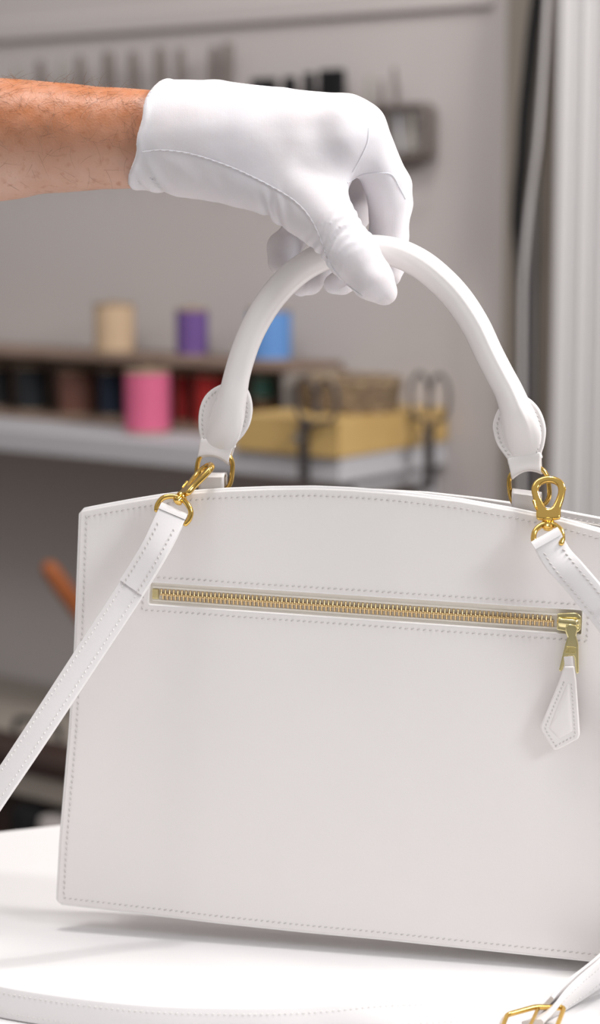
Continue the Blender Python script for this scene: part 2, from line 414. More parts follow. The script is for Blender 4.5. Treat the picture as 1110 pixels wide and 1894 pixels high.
v, f = tube([cB+WA*aw*1.02*math.cos(a)+WN*bw*1.02*math.sin(a)+V*hb for a in np.linspace(0, 2*math.pi, 40, endpoint=False)], .005, 8, up=(0, 0, 1), closed=True); mesh_obj('rim', v, f, 'wicker', bk)
v, f = lathe([(aw*.5, .0005), (aw*.5, .004)], cB); mesh_obj('base', v, f, 'wicker', bk)
# shears hooked over the block
def shears(x, ytop, ybot, label, spread, e, lean=0):
    s0, zt0 = WP(x, ytop, e); _, zb0 = WP(x, ybot, e); _, zp = WP(x, 790, e)
    t = empty('shears', WW(s0, e, zb0), label, 'shears', 'shears hung on the tan block')
    for sg in (-1, 1):
        oe = e+sg*.0022
        w = spread*.5
        pts = [WW(s0+sg*w*.15+lean*0, oe, zp-.0)] + [WW(s0+sg*(w*.55+.5*w*math.cos(a))+lean, oe, zp+(zt0-zp)*(.55+.43*math.sin(a))) for a in np.radians([-110, -70, -20, 30, 80, 130, 180, 220])]
        v, f = tube(catmull([tuple(p) for p in pts], 5), .0026, 8, up=tuple(WN)); mesh_obj('handle', v, f, 'darksteel', t)
        v, f = box_vf(WW(s0-sg*.002-.0035, oe-.001, zb0), WA*.007, WN*.002, (0, 0, zp-zb0+.004)); mesh_obj('blade', v, f, 'darksteel', t, False)
    v, f = lathe([(.006, 0), (.006, .009)], WW(s0, e+.005, zp-.012), 16, WN); mesh_obj('pivot', v, f, 'steel', t)
shears(562, 698, 890, 'large dark shears with wide bows in front of the wicker basket', .06, .243, .018)
shears(795, 690, 905, 'dark shears with bows upright at the right end of the block', .055, .10, .0)

# ------------------------------------------------------------------ tools hung on the wall
rail_z = WP(300, 210, .02)[1]
rl = empty('tool_rail', WW(-.4, .0, rail_z), 'narrow brown tool rail on the wall behind the gloved hand', 'rail')
v, f = box_vf(WW(-1.35, .0006, rail_z-.018), WA*(1.35+WP(640, 210, .02)[0]), WN*.012, (0, 0, .03)); mesh_obj('rail_board', v, f, 'rack', rl, False)
def tool(x, ytop, w, m, label, kind='tool', drop=.15, lean=0.0, grp='tools hanging from the wall rail'):
    s_, z_ = WP(x, ytop, .025); r = w/2*2.45/F
    t = empty('hand_tool', WW(s_, .025, z_-drop), label, 'tool', grp)
    ln = WA*lean
    p = [(r*.7, 0), (r*.95, .004), (r, .03), (r*.86, .055), (r*.95, .078), (r*.8, .086)]
    top = WW(s_, .025, z_); ax = (top-(WW(s_, .025, z_-drop)+ln)).normalized()
    v, f = lathe([(a, -b) for a, b in reversed(p)], top-ax*.0, 14, ax) if True else None
    mesh_obj('handle', v, f, m, t)
    v, f = tube([top-ax*.085, top-ax*(drop*.8), top-ax*drop], [r*.4, r*.35, r*.22], 10); mesh_obj('shaft', v, f, 'steel', t)
for x, y, w, m, l in [(32, 118, 16, 'toolpale', 'first pale grey tool above the bare forearm near the left frame edge'),
                      (74, 112, 18, 'toolgrey', 'second grey-brown handle above the bare forearm'),
                      (116, 106, 14, 'toolpale', 'third tool above the forearm, pale and slim'),
                      (147, 103, 18, 'toolgrey', 'fourth tool above the forearm, pale grey-brown'),
                      (200, 95, 24, 'toolgrey', 'dark grey-brown handle above the wrist'),
                      (246, 95, 20, 'toolgrey', 'grey-brown handle just left of the glove cuff'),
                      (296, 88, 22, 'toolgrey', 'dark handle right above the glove cuff'),
                      (333, 90, 17, 'toolgrey', 'slim handle right of the one above the glove cuff')]:
    tool(x, y, w, M[m], l)
tool(397, 86, 20, M['toolgrey'], 'left of two leaning brown handles above the glove', lean=-.012)
tool(422, 78, 22, M['toolgrey'], 'right of two leaning brown handles above the glove', lean=-.012)
# black items: flat cases / blocks hung on the rail
def blade_tool(x0, x1, ytop, label):
    s0, z_ = WP(x0, ytop, .03); s1, _ = WP(x1, ytop, .03)
    t = empty('punch', WW((s0+s1)/2, .02, z_-.12), label, 'tool', 'black punches on the wall rail')
    v, f = box_vf(WW(s0, .016, z_-.07), WA*(s1-s0), WN*.014, (0, 0, .07)); o = mesh_obj('handle', v, f, 'black', t, False); bevel(o, .002)
    v, f = box_vf(WW(s0+(s1-s0)*.25, .019, z_-.12), WA*(s1-s0)*.5, WN*.006, (0, 0, .05)); mesh_obj('shank', v, f, 'steel', t, False)
blade_tool(462, 502, 146, 'wide low black punch at the left end of the black ones')
blade_tool(522, 538, 142, 'thin black punch beside the wide low one')
blade_tool(560, 572, 134, 'thin black punch just left of the tallest black one')
blade_tool(588, 628, 129, 'wide tall black punch above the knuckles')
tool(683, 140, 11, M['toolpale'], 'faint slim tool just right of the knuckles', lean=0)
# rectangular holder frame with pale files
fa, fz1 = WP(688, 200, .03); fb, fz0 = WP(786, 290, .03)
fr = empty('tool_holder', WW((fa+fb)/2, .02, fz0), 'dark rectangular wire tool holder on the wall right of the knuckles', 'holder')
pp = roundpoly([(fa, fz0), (fb, fz0), (fb, fz1), (fa, fz1)], .008, 4)
v, f = tube([WW(a, .03, b) for a, b in pp], .0048, 8, up=tuple(WN), closed=True); mesh_obj('frame', v, f, 'toolgrey', fr)
v, f = tube([WW(a, .012, b) for a, b in pp], .0048, 8, up=tuple(WN), closed=True); mesh_obj('frame', v, f, 'toolgrey', fr)
v, f = box_vf(WW(fa+.004, .003, fz0), WA*(fb-fa-.008), WN*.006, (0, 0, .01)); mesh_obj('wall_plate', v, f, 'toolgrey', fr, False)
def rod(x0, y0, x1, y1, w, m, label, name='file', e=.021):
    a = WW(*[WP(x0, y0, e)[0], e, WP(x0, y0, e)[1]]); b = WW(*[WP(x1, y1, e)[0], e, WP(x1, y1, e)[1]])
    t = empty(name, b, label, 'tool', 'files standing in the wall holder'); r = w/2*2.45/F
    mid = a.lerp(b, .5)
    v, f = tube([a, a.lerp(mid, .5), mid], [r*.55, r*.8, r*.7], 10, round_ends=True); mesh_obj('handle', v, f, 'toolgrey' if m != 'cream' else 'cream', t)
    v, f = tube([mid, b], [r, r*.8], 10); mesh_obj('blade', v, f, m, t)
rod(729, 128, 741, 285, 13, 'steel', 'tall brown-handled steel file standing in the wall holder')
rod(762, 202, 764, 280, 12, 'cream', 'cream rod standing in the wall holder')
rod(706, 150, 712, 284, 12, 'toolpale', 'grey file at the left side of the wall holder')

# ------------------------------------------------------------------ cables in the corner
def wpos(x, y, e): s_, z_ = WP(x, y, e); return WW(s_, e, z_)
def cable(name, pts, w, m, label):
    P = catmull([tuple(wpos(x, y, e)) for x, y, e in pts], 8)
    v, f = tube(P, w/2*2.35/F, 10, up=tuple(WN)); o = mesh_obj(name, v, f, m, None); tag(o, label, 'cable'); return o
cable('cable', [(1010, -140, .03), (993, 0, .035), (984, 70, .035), (977, 140, .035), (970, 210, .035), (965, 290, .035), (959, 360, .032), (957, 410, .03), (960, 450, .026), (964, 500, .022), (965, 620, .018), (964, 1000, .0165), (963, 1800, .0165)], 22, 'black', 'black cable curving down the wall corner beside the white casing')
cable('cable', [(1022, -140, .06), (1012, 0, .06), (1004, 140, .06), (996, 250, .06), (986, 330, .06), (977, 400, .06), (970, 470, .06), (966, 560, .06), (965, 760, .06), (964, 1100, .06), (964, 1800, .06)], 10, 'cord_white', 'white cable running down the wall corner right of the black one')
cable('cable', [(1018, -140, .022), (1010, 60, .022), (1002, 160, .022), (994, 250, .022), (987, 330, .022), (986, 420, .024), (985, 500, .024), (984, 600, .024), (984, 760, .024), (983, 1100, .024), (982, 1800, .024)], 13, 'cord_grey', 'grey cable low in the wall corner behind the white one')

# ------------------------------------------------------------------ below the shelf, left background
wb = empty('side_bench', WW(-.6, .3, 0), 'low brown side bench against the wall seen left of the bag', 'bench')
bt = WP(60, 1372, .25)[1]
v, f = box_vf(WW(-1.6, .004, bt-.03), WA*1.35, WN*.36, (0, 0, .03)); mesh_obj('bench_top', v, f, 'taupe', wb, False)
for s_ in (-1.55, -.32):
    for e_ in (.03, .3):
        v, f = box_vf(WW(s_, e_, 0), WA*.04, WN*.04, (0, 0, bt-.03)); mesh_obj('leg', v, f, 'rack', wb, False)
v, f = box_vf(WW(-1.5, .33, .1), WA*1.2, WN*.012, (0, 0, bt-.13)); mesh_obj('front_panel', v, f, 'darkleather', wb, False)
# mallet leaning against the wall, only its orange handle in view
def WQ(x, y, e): return wpos(x, y, e)
a = WQ(92, 1052, .20); b = WQ(190, 1190, .14); hd = (b-a).normalized()
ml = empty('mallet', b, 'orange wooden mallet handle slanting behind the left edge of the bag', 'mallet')
P = [a+hd*t for t in (0, .01, .04, .09, .15, .2)]
v, f = tube(P, [.0115, .0128, .0128, .0120, .0115, .0115], 16, round_ends=True); mesh_obj('handle', v, f, 'orange', ml)
hc = a+hd*.225; sd_ = hd.cross(WN).normalized()
v, f = lathe([(.024, -.05), (.028, -.046), (.03, 0), (.028, .046), (.024, .05)], hc, 20, sd_); mesh_obj('head', v, f, 'rack', ml)
v, f = tube([hc, Vector((hc.x, hc.y, bt+.002))+Vector((.02, 0, 0))], .008, 10); mesh_obj('stand_rod', v, f, 'darksteel', ml)
# dark bag and small pots on the bench
p = WQ(70, 1400, .30); p.z = bt+.0005
cs = empty('tool_case', p, 'dark brown leather tool case on the side bench', 'case')
v, f = box_vf(p+WA*-.17, WA*.34, WN*.07, (0, 0, .028)); o = mesh_obj('case_body', v, f, 'darkleather', cs, False); bevel(o, .008, 3)
v, f = tube(catmull([tuple(p+WA*-.04+V*.028), tuple(p+WA*-.03+V*.045), tuple(p+WA*.03+V*.045), tuple(p+WA*.04+V*.028)], 6), .004, 8); mesh_obj('carry_handle', v, f, 'black', cs)
for (x, y, e_, r, h_, m, l) in [(52, 1500, .395, .021, .05, 'black', 'small black pot at the front of the side bench'), (98, 1480, .395, .019, .045, 'pale_cloth', 'small pale pot next to the black one')]:
    q = WQ(x, y, e_-.02)
    pt = empty('pot', (q.x, q.y, bt-.09), l, 'pot')
    v, f = lathe([(r*.7, 0), (r, .006), (r*1.02, h_*.8), (r*.9, h_), (r*.7, h_), (r*.66, h_*.9)], (q.x, q.y, bt-.09), 20); mesh_obj('body', v, f, m, pt)
v, f = box_vf(WW(-1.5, .344, bt-.12), WA*1.2, WN*.08, (0, 0, .0295)); mesh_obj('front_ledge', v, f, 'darkleather', wb, False)

# ================================================================== THE HANDBAG
OUT = [(148, 945), (200, 935), (250, 926), (300, 918), (360, 911), (420, 907), (500, 904), (580, 903), (650, 906), (750, 914), (850, 926), (950, 944), (1040, 963), (1110, 982), (1188, 1006),
       (1192, 1200), (1196, 1400), (1200, 1600), (1202, 1789), (1110, 1779), (900, 1757), (700, 1736), (560, 1723), (400, 1706), (250, 1688), (105, 1671), (111, 1560), (129, 1350), (139, 1190)]
bag = empty('handbag', B(-.13, -.002, -.02), 'white leather handbag with gold zip pocket, held up by its rolled top handle', 'handbag')
fo = [uv(x, y) for x, y in OUT]
rr = [0.0016]*len(fo)
fo_r = roundpoly(fo, [0.0022 if i in (0, 14, 18, 25) else .0006 for i in range(len(fo))], 4)
ZO = [(277.5, 1078), (1074, 1130), (1074, 1172), (1040, 1170), (275, 1117)]
zo = roundpoly([uv(x, y) for x, y in [(277.5, 1078), (1076, 1130), (1074, 1173), (275, 1117)]], .0007, 3)
PT = .003
v, f = plate_vf([fo_r, zo], PT, .0009, 2, lambda a, b, c: B(a, b, c-PT/2))
front = mesh_obj('front_panel', v, f, 'leather', bag)
# painted edge welt round the panel
fo_in = inset(fo_r, -.0002)
rim = resample(fo_r, .004)[:-1]
v, f = tube([B(a, b, -PT*.62) for a, b in rim], .00125, 8, up=tuple(N), closed=True); mesh_obj('edge_piping', v, f, 'edge', bag)
# stitching round the panel and the zip opening
st_path = resample(inset([uv(x, y) for x, y in OUT], 13.5*PX), .002)
v1 = stitches([B(a, b, .0001) for a, b in st_path], N)
zi = resample(inset([uv(x, y) for x, y in [(277.5, 1078), (1076, 1130), (1074, 1173), (275, 1117)]], -12*PX), .002)
v2 = stitches([B(a, b, .0001) for a, b in zi], N)
v, f = join(v1, v2); o = mesh_obj('stitching', v, f, 'thread', front); o['kind'] = 'stuff'
# faint welted lip round the zip opening
lip = resample(inset([uv(x, y) for x, y in [(277.5, 1078), (1076, 1130), (1074, 1173), (275, 1117)]], -2.2*PX), .002)[:-1]
v, f = tube([B(a, b, -.0002) for a, b in lip], .00035, 6, up=tuple(N), closed=True); mesh_obj('pocket_lip', v, f, 'edge', bag)
# gusset body behind the front panel, and the back panel rising a little higher on the right
def off(poly, d): return inset(poly, d)
DEP = .030
def tuck(P):
    P = np.array(P, dtype=float); u0 = P[:, 0].min(); v0, v1 = P[:, 1].min(), P[:, 1].max(); out = []
    for a, b in P:
        uL = fo[25][0]+(fo[0][0]-fo[25][0])*max(0, min(1, (b-fo[25][1])/(fo[0][1]-fo[25][1]))); t = (a-uL)
        ins = .034-.022*max(0, min(1, (b-v0)/(v1-v0)))
        out.append((uL+ins+t*(.09-ins)/.09 if t < .09 else a, b))
    return np.array(out)
gi = tuck(resample(off(fo_r, .0016), .006)[:-1]); n = len(gi)
topcut = uv(600, 935)[1]
def gush(a, b, k):
    # body narrows slightly toward the back
    return B(a*(1-.0*k)+0, b, -PT-.0002-k*DEP)
V_ = [gush(a, b, 0) for a, b in gi]+[gush(a, b-.004 if b > -.01 else b, .5) for a, b in gi]+[gush(a, b, 1) for a, b in gi]
_ta, _tb = uv(148, 953), uv(1188, 1012)
skip = set(i for i in range(n) if gi[i][1] > _ta[1]+(_tb[1]-_ta[1])*(gi[i][0]-_ta[0])/(_tb[0]-_ta[0]))
F_ = []
for k in range(2):
    for i in range(n):
        j = (i+1) % n
        if i in skip or j in skip: continue
        F_.append((k*n+i, k*n+j, (k+1)*n+j, (k+1)*n+i))
o = mesh_obj('gusset', V_, F_, 'leather', bag); md = o.modifiers.new('s', 'SOLIDIFY'); md.thickness = .0014; md.offset = 1
wB = -PT-DEP-.0018
BK = [(150, 950), (300, 922), (450, 908), (600, 904), (700, 905), (790, 910), (880, 920), (960, 931), (1040, 944), (1110, 957), (1185, 976)]
bo_ = [uv(x, y, wB) for x, y in BK]+[(a-(.0), b+.001) for a, b in [fo[15], fo[16], fo[17], fo[18], fo[19], fo[20], fo[21], fo[22], fo[23], fo[24], fo[25], fo[26], fo[27], fo[28]]]
bo_ = [tuple(q) for q in tuck(bo_)]
v, f = plate_vf([bo_], PT, .0009, 2, lambda a, b, c: B(a, b, wB-PT/2+c))
back = mesh_obj('back_panel', v, f, 'leather', bag)
bs = resample(inset(bo_, 13*PX), .002)
v, f = stitches([B(a, b, wB+.0001) for a, b in bs[:int(len(bs)*.42)]], N); o = mesh_obj('stitching', v, f, 'thread', back); o['kind'] = 'stuff'
# inner divider closing the top
dv = [uv(x, y+14, -.016) for x, y in BK[1:]]
v, f = plate_vf([dv+[(dv[-1][0], dv[-1][1]-.05), (dv[0][0], dv[0][1]-.05)]], .002, .0006, 1, lambda a, b, c: B(a, b, -.016+c)); mesh_obj('inner_divider', v, f, 'lining', bag)

# ---- zipper
zp_ = empty('zipper', B(*uv(660, 1125), -.002)); zp_.parent = bag; zp_.location = Vector(B(*uv(660, 1125), -.002))-bag.location
tpo = [uv(x, y, -.004) for x, y in [(262, 1066), (1088, 1120), (1086, 1184), (260, 1128)]]
v, f = plate_vf([tpo], .0008, .0002, 1, lambda a, b, c: B(a, b, -.0027+c)); mesh_obj('zip_tape', v, f, 'tape', zp_, False)
zc0 = Vector(uv(297, 1098, -.003)); zc1 = Vector(uv(1036, 1149, -.003)); zd = (zc1-zc0); ZL_ = zd.length; zd.normalize(); zn = Vector((-zd.y, zd.x))
def ZB(a, b, w): q = zc0+zd*a+zn*b; return B(q.x, q.y, w)
# fold ridges of tape next to the teeth
for sg in (-1, 1):
    v, f = tube([ZB(a, sg*12.5*PX, -.0021) for a in np.linspace(-.004, ZL_, 30)], (.0007, .0005), 6, up=tuple(N)); mesh_obj('tape_cord', v, f, 'tape', zp_)
# one tooth mesh per side, copied
def tooth_mesh(sg):
    h = 1.95*PX; pts = []
    V_, F_ = [], []
    # leg lying across the tape with a rounded bulb at the meshing end
    sec = [(sg*10.5*PX, h*.75, .0007), (sg*9.5*PX, h, .0011), (sg*3.0*PX, h*.95, .0013), (sg*1.0*PX, h*1.35, .0018), (-sg*1.6*PX, h*1.2, .0017), (-sg*2.4*PX, h*.6, .0010)]
    for (y, hw, top) in sec:
        for (a, w) in ((-hw, -.0004), (-hw, top*.6), (-hw*.5, top), (hw*.5, top), (hw, top*.6), (hw, -.0004)): V_.append(U*a*zd.x*1.0+ (V*zd.y*a) + (U*zn.x+V*zn.y)*y + N*w)
    m = 6
    for i in range(len(sec)-1):
        for j in range(m): k = (j+1) % m; F_.append((i*m+j, i*m+k, (i+1)*m+k, (i+1)*m+j))
    F_.append(tuple(range(m-1, -1, -1))); F_.append(tuple(range((len(sec)-1)*m, len(sec)*m)))
    if sg > 0: F_ = [tuple(reversed(q)) for q in F_]
    me = bpy.data.meshes.new('zip_tooth'); me.from_pydata([tuple(v) for v in V_], [], F_); me.update(); me.polygons.foreach_set('use_smooth', [True]*len(F_)); me.materials.append(M['teeth']); return me
tm = {1: tooth_mesh(1), -1: tooth_mesh(-1)}
zbase = wloc(zp_); pitch = 8.2*PX
for i in range(int((ZL_-.001)/pitch)):
    for sg in (1, -1):
        o = bpy.data.objects.new('zip_tooth', tm[sg]); C.objects.link(o); o.parent = zp_
        o.location = ZB(i*pitch+(pitch/2 if sg < 0 else 0)+.0008, 0, -.0021)-zbase
# end stop
v, f = box_vf(ZB(-15*PX, -9.5*PX, -.0023), U*zd.x*13*PX+V*zd.y*13*PX, (U*zn.x+V*zn.y)*19*PX, N*.0012); o = mesh_obj('end_stop', v, f, 'brass', zp_, False); bevel(o, .0003)
# slider
def ZQ(x, y, w): return PL(x, y, w)
sl0 = uv(1031, 1149)
def SLD(a, b, w): q = Vector(uv(1052, 1151, .0))+zd*a*PX+zn*b*PX; return B(q.x, q.y, w)
body = roundpoly([(-21, -15), (-21, 15), (0, 18), (16, 19), (23, 12), (23, -12), (16, -19), (0, -18)], [1.5, 1.5, 4, 5, 4, 4, 5, 4], 4)
v, f = plate_vf([body], 5.5, 1.6, 3, lambda a, b, c: SLD(a, b, .0000+c*PX)); slider = mesh_obj('zip_slider', v, f, 'brass', bag)
v, f = plate_vf([[(a*.95, b*.95) for a, b in body]], 3, 1, 2, lambda a, b, c: SLD(a, b, -.0019+c*PX)); mesh_obj('lower_plate', v, f, 'brass', slider)
br = catmull([tuple(SLD(-19, 0, .0012)), tuple(SLD(-14, 0, .0026)), tuple(SLD(0, 0, .0032)), tuple(SLD(14, 0, .0032)), tuple(SLD(20, 0, .0012))], 6)
v, f = tube(br, (8*PX, 2.6*PX), 14, up=tuple(N)); mesh_obj('bridge', v, f, 'brass', slider)
# pull
pl_ = [(1046, 1160), (1046, 1168), (1050, 1178), (1046, 1190), (1035, 1235), (1034, 1239), (1037, 1242), (1041, 1239), (1047, 1218), (1052, 1213), (1061, 1213), (1063, 1218), (1065, 1243), (1068, 1246), (1071, 1244), (1070, 1190), (1066, 1176), (1069, 1164), (1066, 1156), (1052, 1154)]
WPL = .0040
v, f = plate_vf([roundpoly([uv(x, y, WPL) for x, y in pl_], .0003, 3)], .0018, .0006, 3, lambda a, b, c: B(a, b, WPL+c)); pull = mesh_obj('zip_pull', v, f, 'brass', bag)
v, f = tube([PL(1047, 1158, WPL-.0004), PL(1071, 1160, WPL-.0004)], .0009, 8); mesh_obj('hinge_pin', v, f, 'brass', pull)
# raised emblem: frame with linked arches
we = WPL+.0010
fr_ = roundpoly([uv(x, y, we) for x, y in [(1048.5, 1196.5), (1064, 1197.5), (1064.5, 1208), (1045.5, 1207)]], .0005, 3)
vf = tube([B(a, b, we) for a, b in resample(fr_, .0004)[:-1]], .00022, 6, up=tuple(N), closed=True)
for x0 in (1048, 1052.5, 1056.5, 1060.5):
    pts = [PL(x0-.6+(0 if x0 > 1050 else .6), 1206, we), PL(x0, 1201, we), PL(x0+1, 1199, we), PL(x0+2.4, 1199.2, we), PL(x0+3, 1201.5, we), PL(x0+3, 1206, we)]
    vf = join(vf, tube(catmull([tuple(q) for q in pts], 4), .0002, 6, up=tuple(N)))
mesh_obj('emblem', vf[0], vf[1], 'brass', pull)
# leather tag on the pull
tg = [(1044, 1232), (1062, 1232), (1066, 1258), (1069, 1300), (1073, 1358), (1070, 1366), (1032, 1386), (1024, 1387), (1002, 1352), (1000, 1343), (1022, 1290), (1036, 1256)]
WT = .0062
tguv = roundpoly([uv(x, y, WT) for x, y in tg], .0006, 3)
v, f = plate_vf([tguv], .0024, .0008, 2, lambda a, b, c: B(a, b, WT+c)); tagp = mesh_obj('pull_tag', v, f, 'leather_smooth', bag)
tin = resample(inset(tguv, 8.5*PX), .001); 
tl = [p for p in tin if p[1] < uv(1050, 1258, WT)[1]]
v, f = stitches([B(a, b, WT+.0012) for a, b in tl], N, spacing=7.5*PX, length=5.5*PX, r=1.0*PX); o = mesh_obj('stitching', v, f, 'thread', tagp); o['kind'] = 'stuff'
# padded centre of the tag
pc = inset([uv(x, y, WT) for x, y in [(1048, 1262), (1056, 1262), (1062, 1352), (1034, 1368), (1014, 1346), (1032, 1300)]], 1.5*PX)
V_, F_ = [], []; cN = pc.mean(0); rings = 6
rs = resample(pc, .0012)[:-1]; n = len(rs)
for k in range(rings+1):
    t = k/rings
    for a in rs: q = cN+(a-cN)*math.cos(t*math.pi/2*.98); V_.append(B(q[0], q[1], WT+.0011+.0011*math.sin(t*math.pi/2)))
for k in range(rings):
    for j in range(n): F_.append((k*n+j, k*n+(j+1) % n, (k+1)*n+(j+1) % n, (k+1)*n+j))
F_.append(tuple(range(rings*n, (rings+1)*n))); mesh_obj('padding', V_, F_, 'leather_smooth', tagp)
v, f = tube([PL(1051, 1214, .0056), PL(1052, 1224, .0058), PL(1053, 1236, .0060)], (8*PX, 2*PX), 10, up=tuple(N)); mesh_obj('tag_loop', v, f, 'leather_smooth', tagp)

# ---- rolled handle
WH = -.016
HK = [(401, 838, 20), (406, 822, 28), (413, 800, 34), (422, 770, 34), (430, 738, 29), (437, 700, 26), (448, 660, 25.5), (462, 622, 25.5), (480, 586, 26), (502, 552, 26.5), (530, 520, 27), (562, 494, 27), (600, 474, 27.5), (645, 462, 27.5), (690, 461, 27.5), (735, 468, 27.5), (780, 490, 28), (820, 523, 28), (851, 558, 28), (880, 603, 27.5), (903, 651, 27), (923, 690, 27), (940, 722, 27.5), (952, 752, 30), (961, 780, 35), (967, 806, 36), (970, 828, 30), (972, 846, 21)]
hk = catmull([tuple(PL(x, y, WH))+(r*PX*.98,) for x, y, r in HK], 6)
Ph = hk[:, :3]; Rh = hk[:, 3]; nH = len(Rh)
Rd = np.minimum(Rh, 27.5*PX)
for i in range(nH):
    k = min(i, nH-1-i); q = min(1, k/24); Rd[i] *= .10+.90*q*q*(3-2*q)*1.0
rad2 = np.stack([Rh, Rd], 1)
v, f = tube(Ph, rad2, 64, up=tuple(N), ridge=(math.radians(113), .06, .13), round_ends=True)
handle = mesh_obj('handle', v, f, 'leather_smooth', bag)
def handle_dist(P):
    d = np.full(P.shape[:-1], 1e9, dtype=np.float32)
    for i in range(0, nH-3, 3):
        a = Ph[i]; b = Ph[i+3]; ab = b-a; L2 = ab.dot(ab); h = np.clip(((P-a)@ab)/L2, 0, 1)
        q = np.linalg.norm(P-a-h[..., None]*ab, axis=-1)-(Rh[i]); d = np.minimum(d, q)
    return d
# tabs
TL_ = [(373, 827), (372, 815), (368, 790), (369, 760), (378, 735), (395, 718), (420, 708), (447, 710), (458, 720), (465, 738), (467, 760), (462, 785), (450, 806), (437, 820), (430, 830)]
TR_ = [(946, 860), (938, 848), (921, 824), (914, 804), (912, 783), (922, 756), (940, 738), (962, 731), (979, 737), (996, 754), (1006, 775), (1010, 797), (1007, 822), (1002, 838), (999, 850)]
def make_tab(pts, s_from, neck, bar, tabbar):
    wt = WH-.0015
    o1 = [tuple(q) for q in catmull([uv(x, y, wt) for x, y in pts], 5, closed=True)]
    v, f = plate_vf([o1], .0034, .0010, 2, lambda a, b, c: B(a, b, wt+c))
    t = mesh_obj('handle_tab', v, f, 'leather_smooth', bag)
    ins = inset([uv(x, y, wt) for x, y in pts], 8.5*PX)
    k = len(pts); top = int(np.argmax(ins[:, 1]))
    seg1 = catmull(ins[1:top], 5); seg2 = catmull(ins[top+1:k-1], 5)
    A = []
    for sg in (seg1, seg2):
        q = resample(sg, .001, closed=False); A.append(stitches([B(a, b, wt+.0018) for a, b in q], N, spacing=9*PX, length=6.5*PX, r=1.15*PX))
    v, f = join(*A); o = mesh_obj('stitching', v, f, 'thread', t); o['kind'] = 'stuff'
    # loop folded round the ring's top bar
    (xa, ya), (xb, yb) = neck; (xc, yc), (xd, yd) = bar
    a = PL(xa, ya, wt); b = PL(xb, yb, wt); c = PL(xc, yc, wt); d = PL(xd, yd, wt)
    top = (a+b)/2; bot = (c+d)/2; s0 = (b-a); s1 = (d-c); dn = (bot-top)
    V_, F_ = [], []; NU, path = 13, []
    for (tt, w) in ((-.1, .0019), (.3, .0021), (.6, .0027), (.8, .0030), (.93, .0022), (1.0, 0), (.93, -.0022), (.8, -.0030), (.5, -.0026), (0, -.0019)): path.append((tt, w))
    for (tt, w) in path:
        for i in range(NU):
            x = i/(NU-1)-.5; sag = (1-(2*x)**2)
            sd = s0.lerp(s1, max(0, min(1, tt)))
            sh_ = max(0, tt-.35)/.65
            flare = 1+.06*math.sin(math.pi*max(0, min(1, tt)))*-1
            V_.append(top+dn*(tt*(1-.0)-.30*sag*sh_*1.0)+sd*x*flare+N*w)
    m = len(path)
    for j in range(m-1):
        for i in range(NU-1): F_.append((j*NU+i, (j+1)*NU+i, (j+1)*NU+i+1, j*NU+i+1))
    o = mesh_obj('loop', V_, F_, 'leather_smooth', t); md = o.modifiers.new('s', 'SOLIDIFY'); md.thickness = .0009; md.offset = 0
    md = o.modifiers.new('sub', 'SUBSURF'); md.levels = 1; md.render_levels = 1
    return t
make_tab(TL_, 0, ((371, 812), (435, 824)), ((366, 850), (424, 862)), None)
make_tab(TR_, 0, ((938, 850), (1002, 838)), ((947, 888), (1004, 878)), None)
# oval rings
def ring(cx, cy, hw, hh, rot, yaw):
    pts = []; a0 = math.radians(rot); wr = WH-.001
    for k in range(48):
        t = 2*math.pi*k/48; x = math.copysign(abs(math.cos(t))**.62, math.cos(t))*hw; y = math.copysign(abs(math.sin(t))**.7, math.sin(t))*hh
        X = x*math.cos(a0)-y*math.sin(a0); Y = x*math.sin(a0)+y*math.cos(a0)
        p = PL(cx+X, cy+Y, wr)+N*(-math.sin(yaw)*x*PX)
        pts.append(p)
    v, f = tube(pts, (4.6*PX, 6.5*PX), 12, up=tuple(N), closed=True); return mesh_obj('ring', v, f, 'gold', bag)
ring(397, 872, 32, 36, 5, .10)
ring(979, 902, 37, 37, -7, -.10)
# lower ring tabs coming up out of the bag top
def rtab(xa, ya, xb, yb, yd):
    wt = WH-.001
    top = [(xa, ya), (xb, yb)]
    V_, F_ = [], []; NU = 9
    path = [(1.3, .0028), (.5, .0032), (.15, .0034), (.03, .0022), (0, 0), (.03, -.0022), (.15, -.0034), (1.3, -.0028)]
    a = PL(xa, ya, wt); b = PL(xb, yb, wt); dn = PL((xa+xb)/2, yd, wt)-PL((xa+xb)/2, (ya+yb)/2, wt)
    for (tt, w) in path:
        for i in range(NU): x = i/(NU-1); V_.append(a.lerp(b, x)+dn*tt+N*w)
    for j in range(len(path)-1):
        for i in range(NU-1): F_.append((j*NU+i, j*NU+i+1, (j+1)*NU+i+1, (j+1)*NU+i))
    o = mesh_obj('ring_tab', V_, F_, 'leather', bag); md = o.modifiers.new('s', 'SOLIDIFY'); md.thickness = .0012; md.offset = 0; return o
rtab(371, 876, 417, 876, 915)
rtab(948, 905, 1001, 912, 948)
# small fold edge beside the tabs

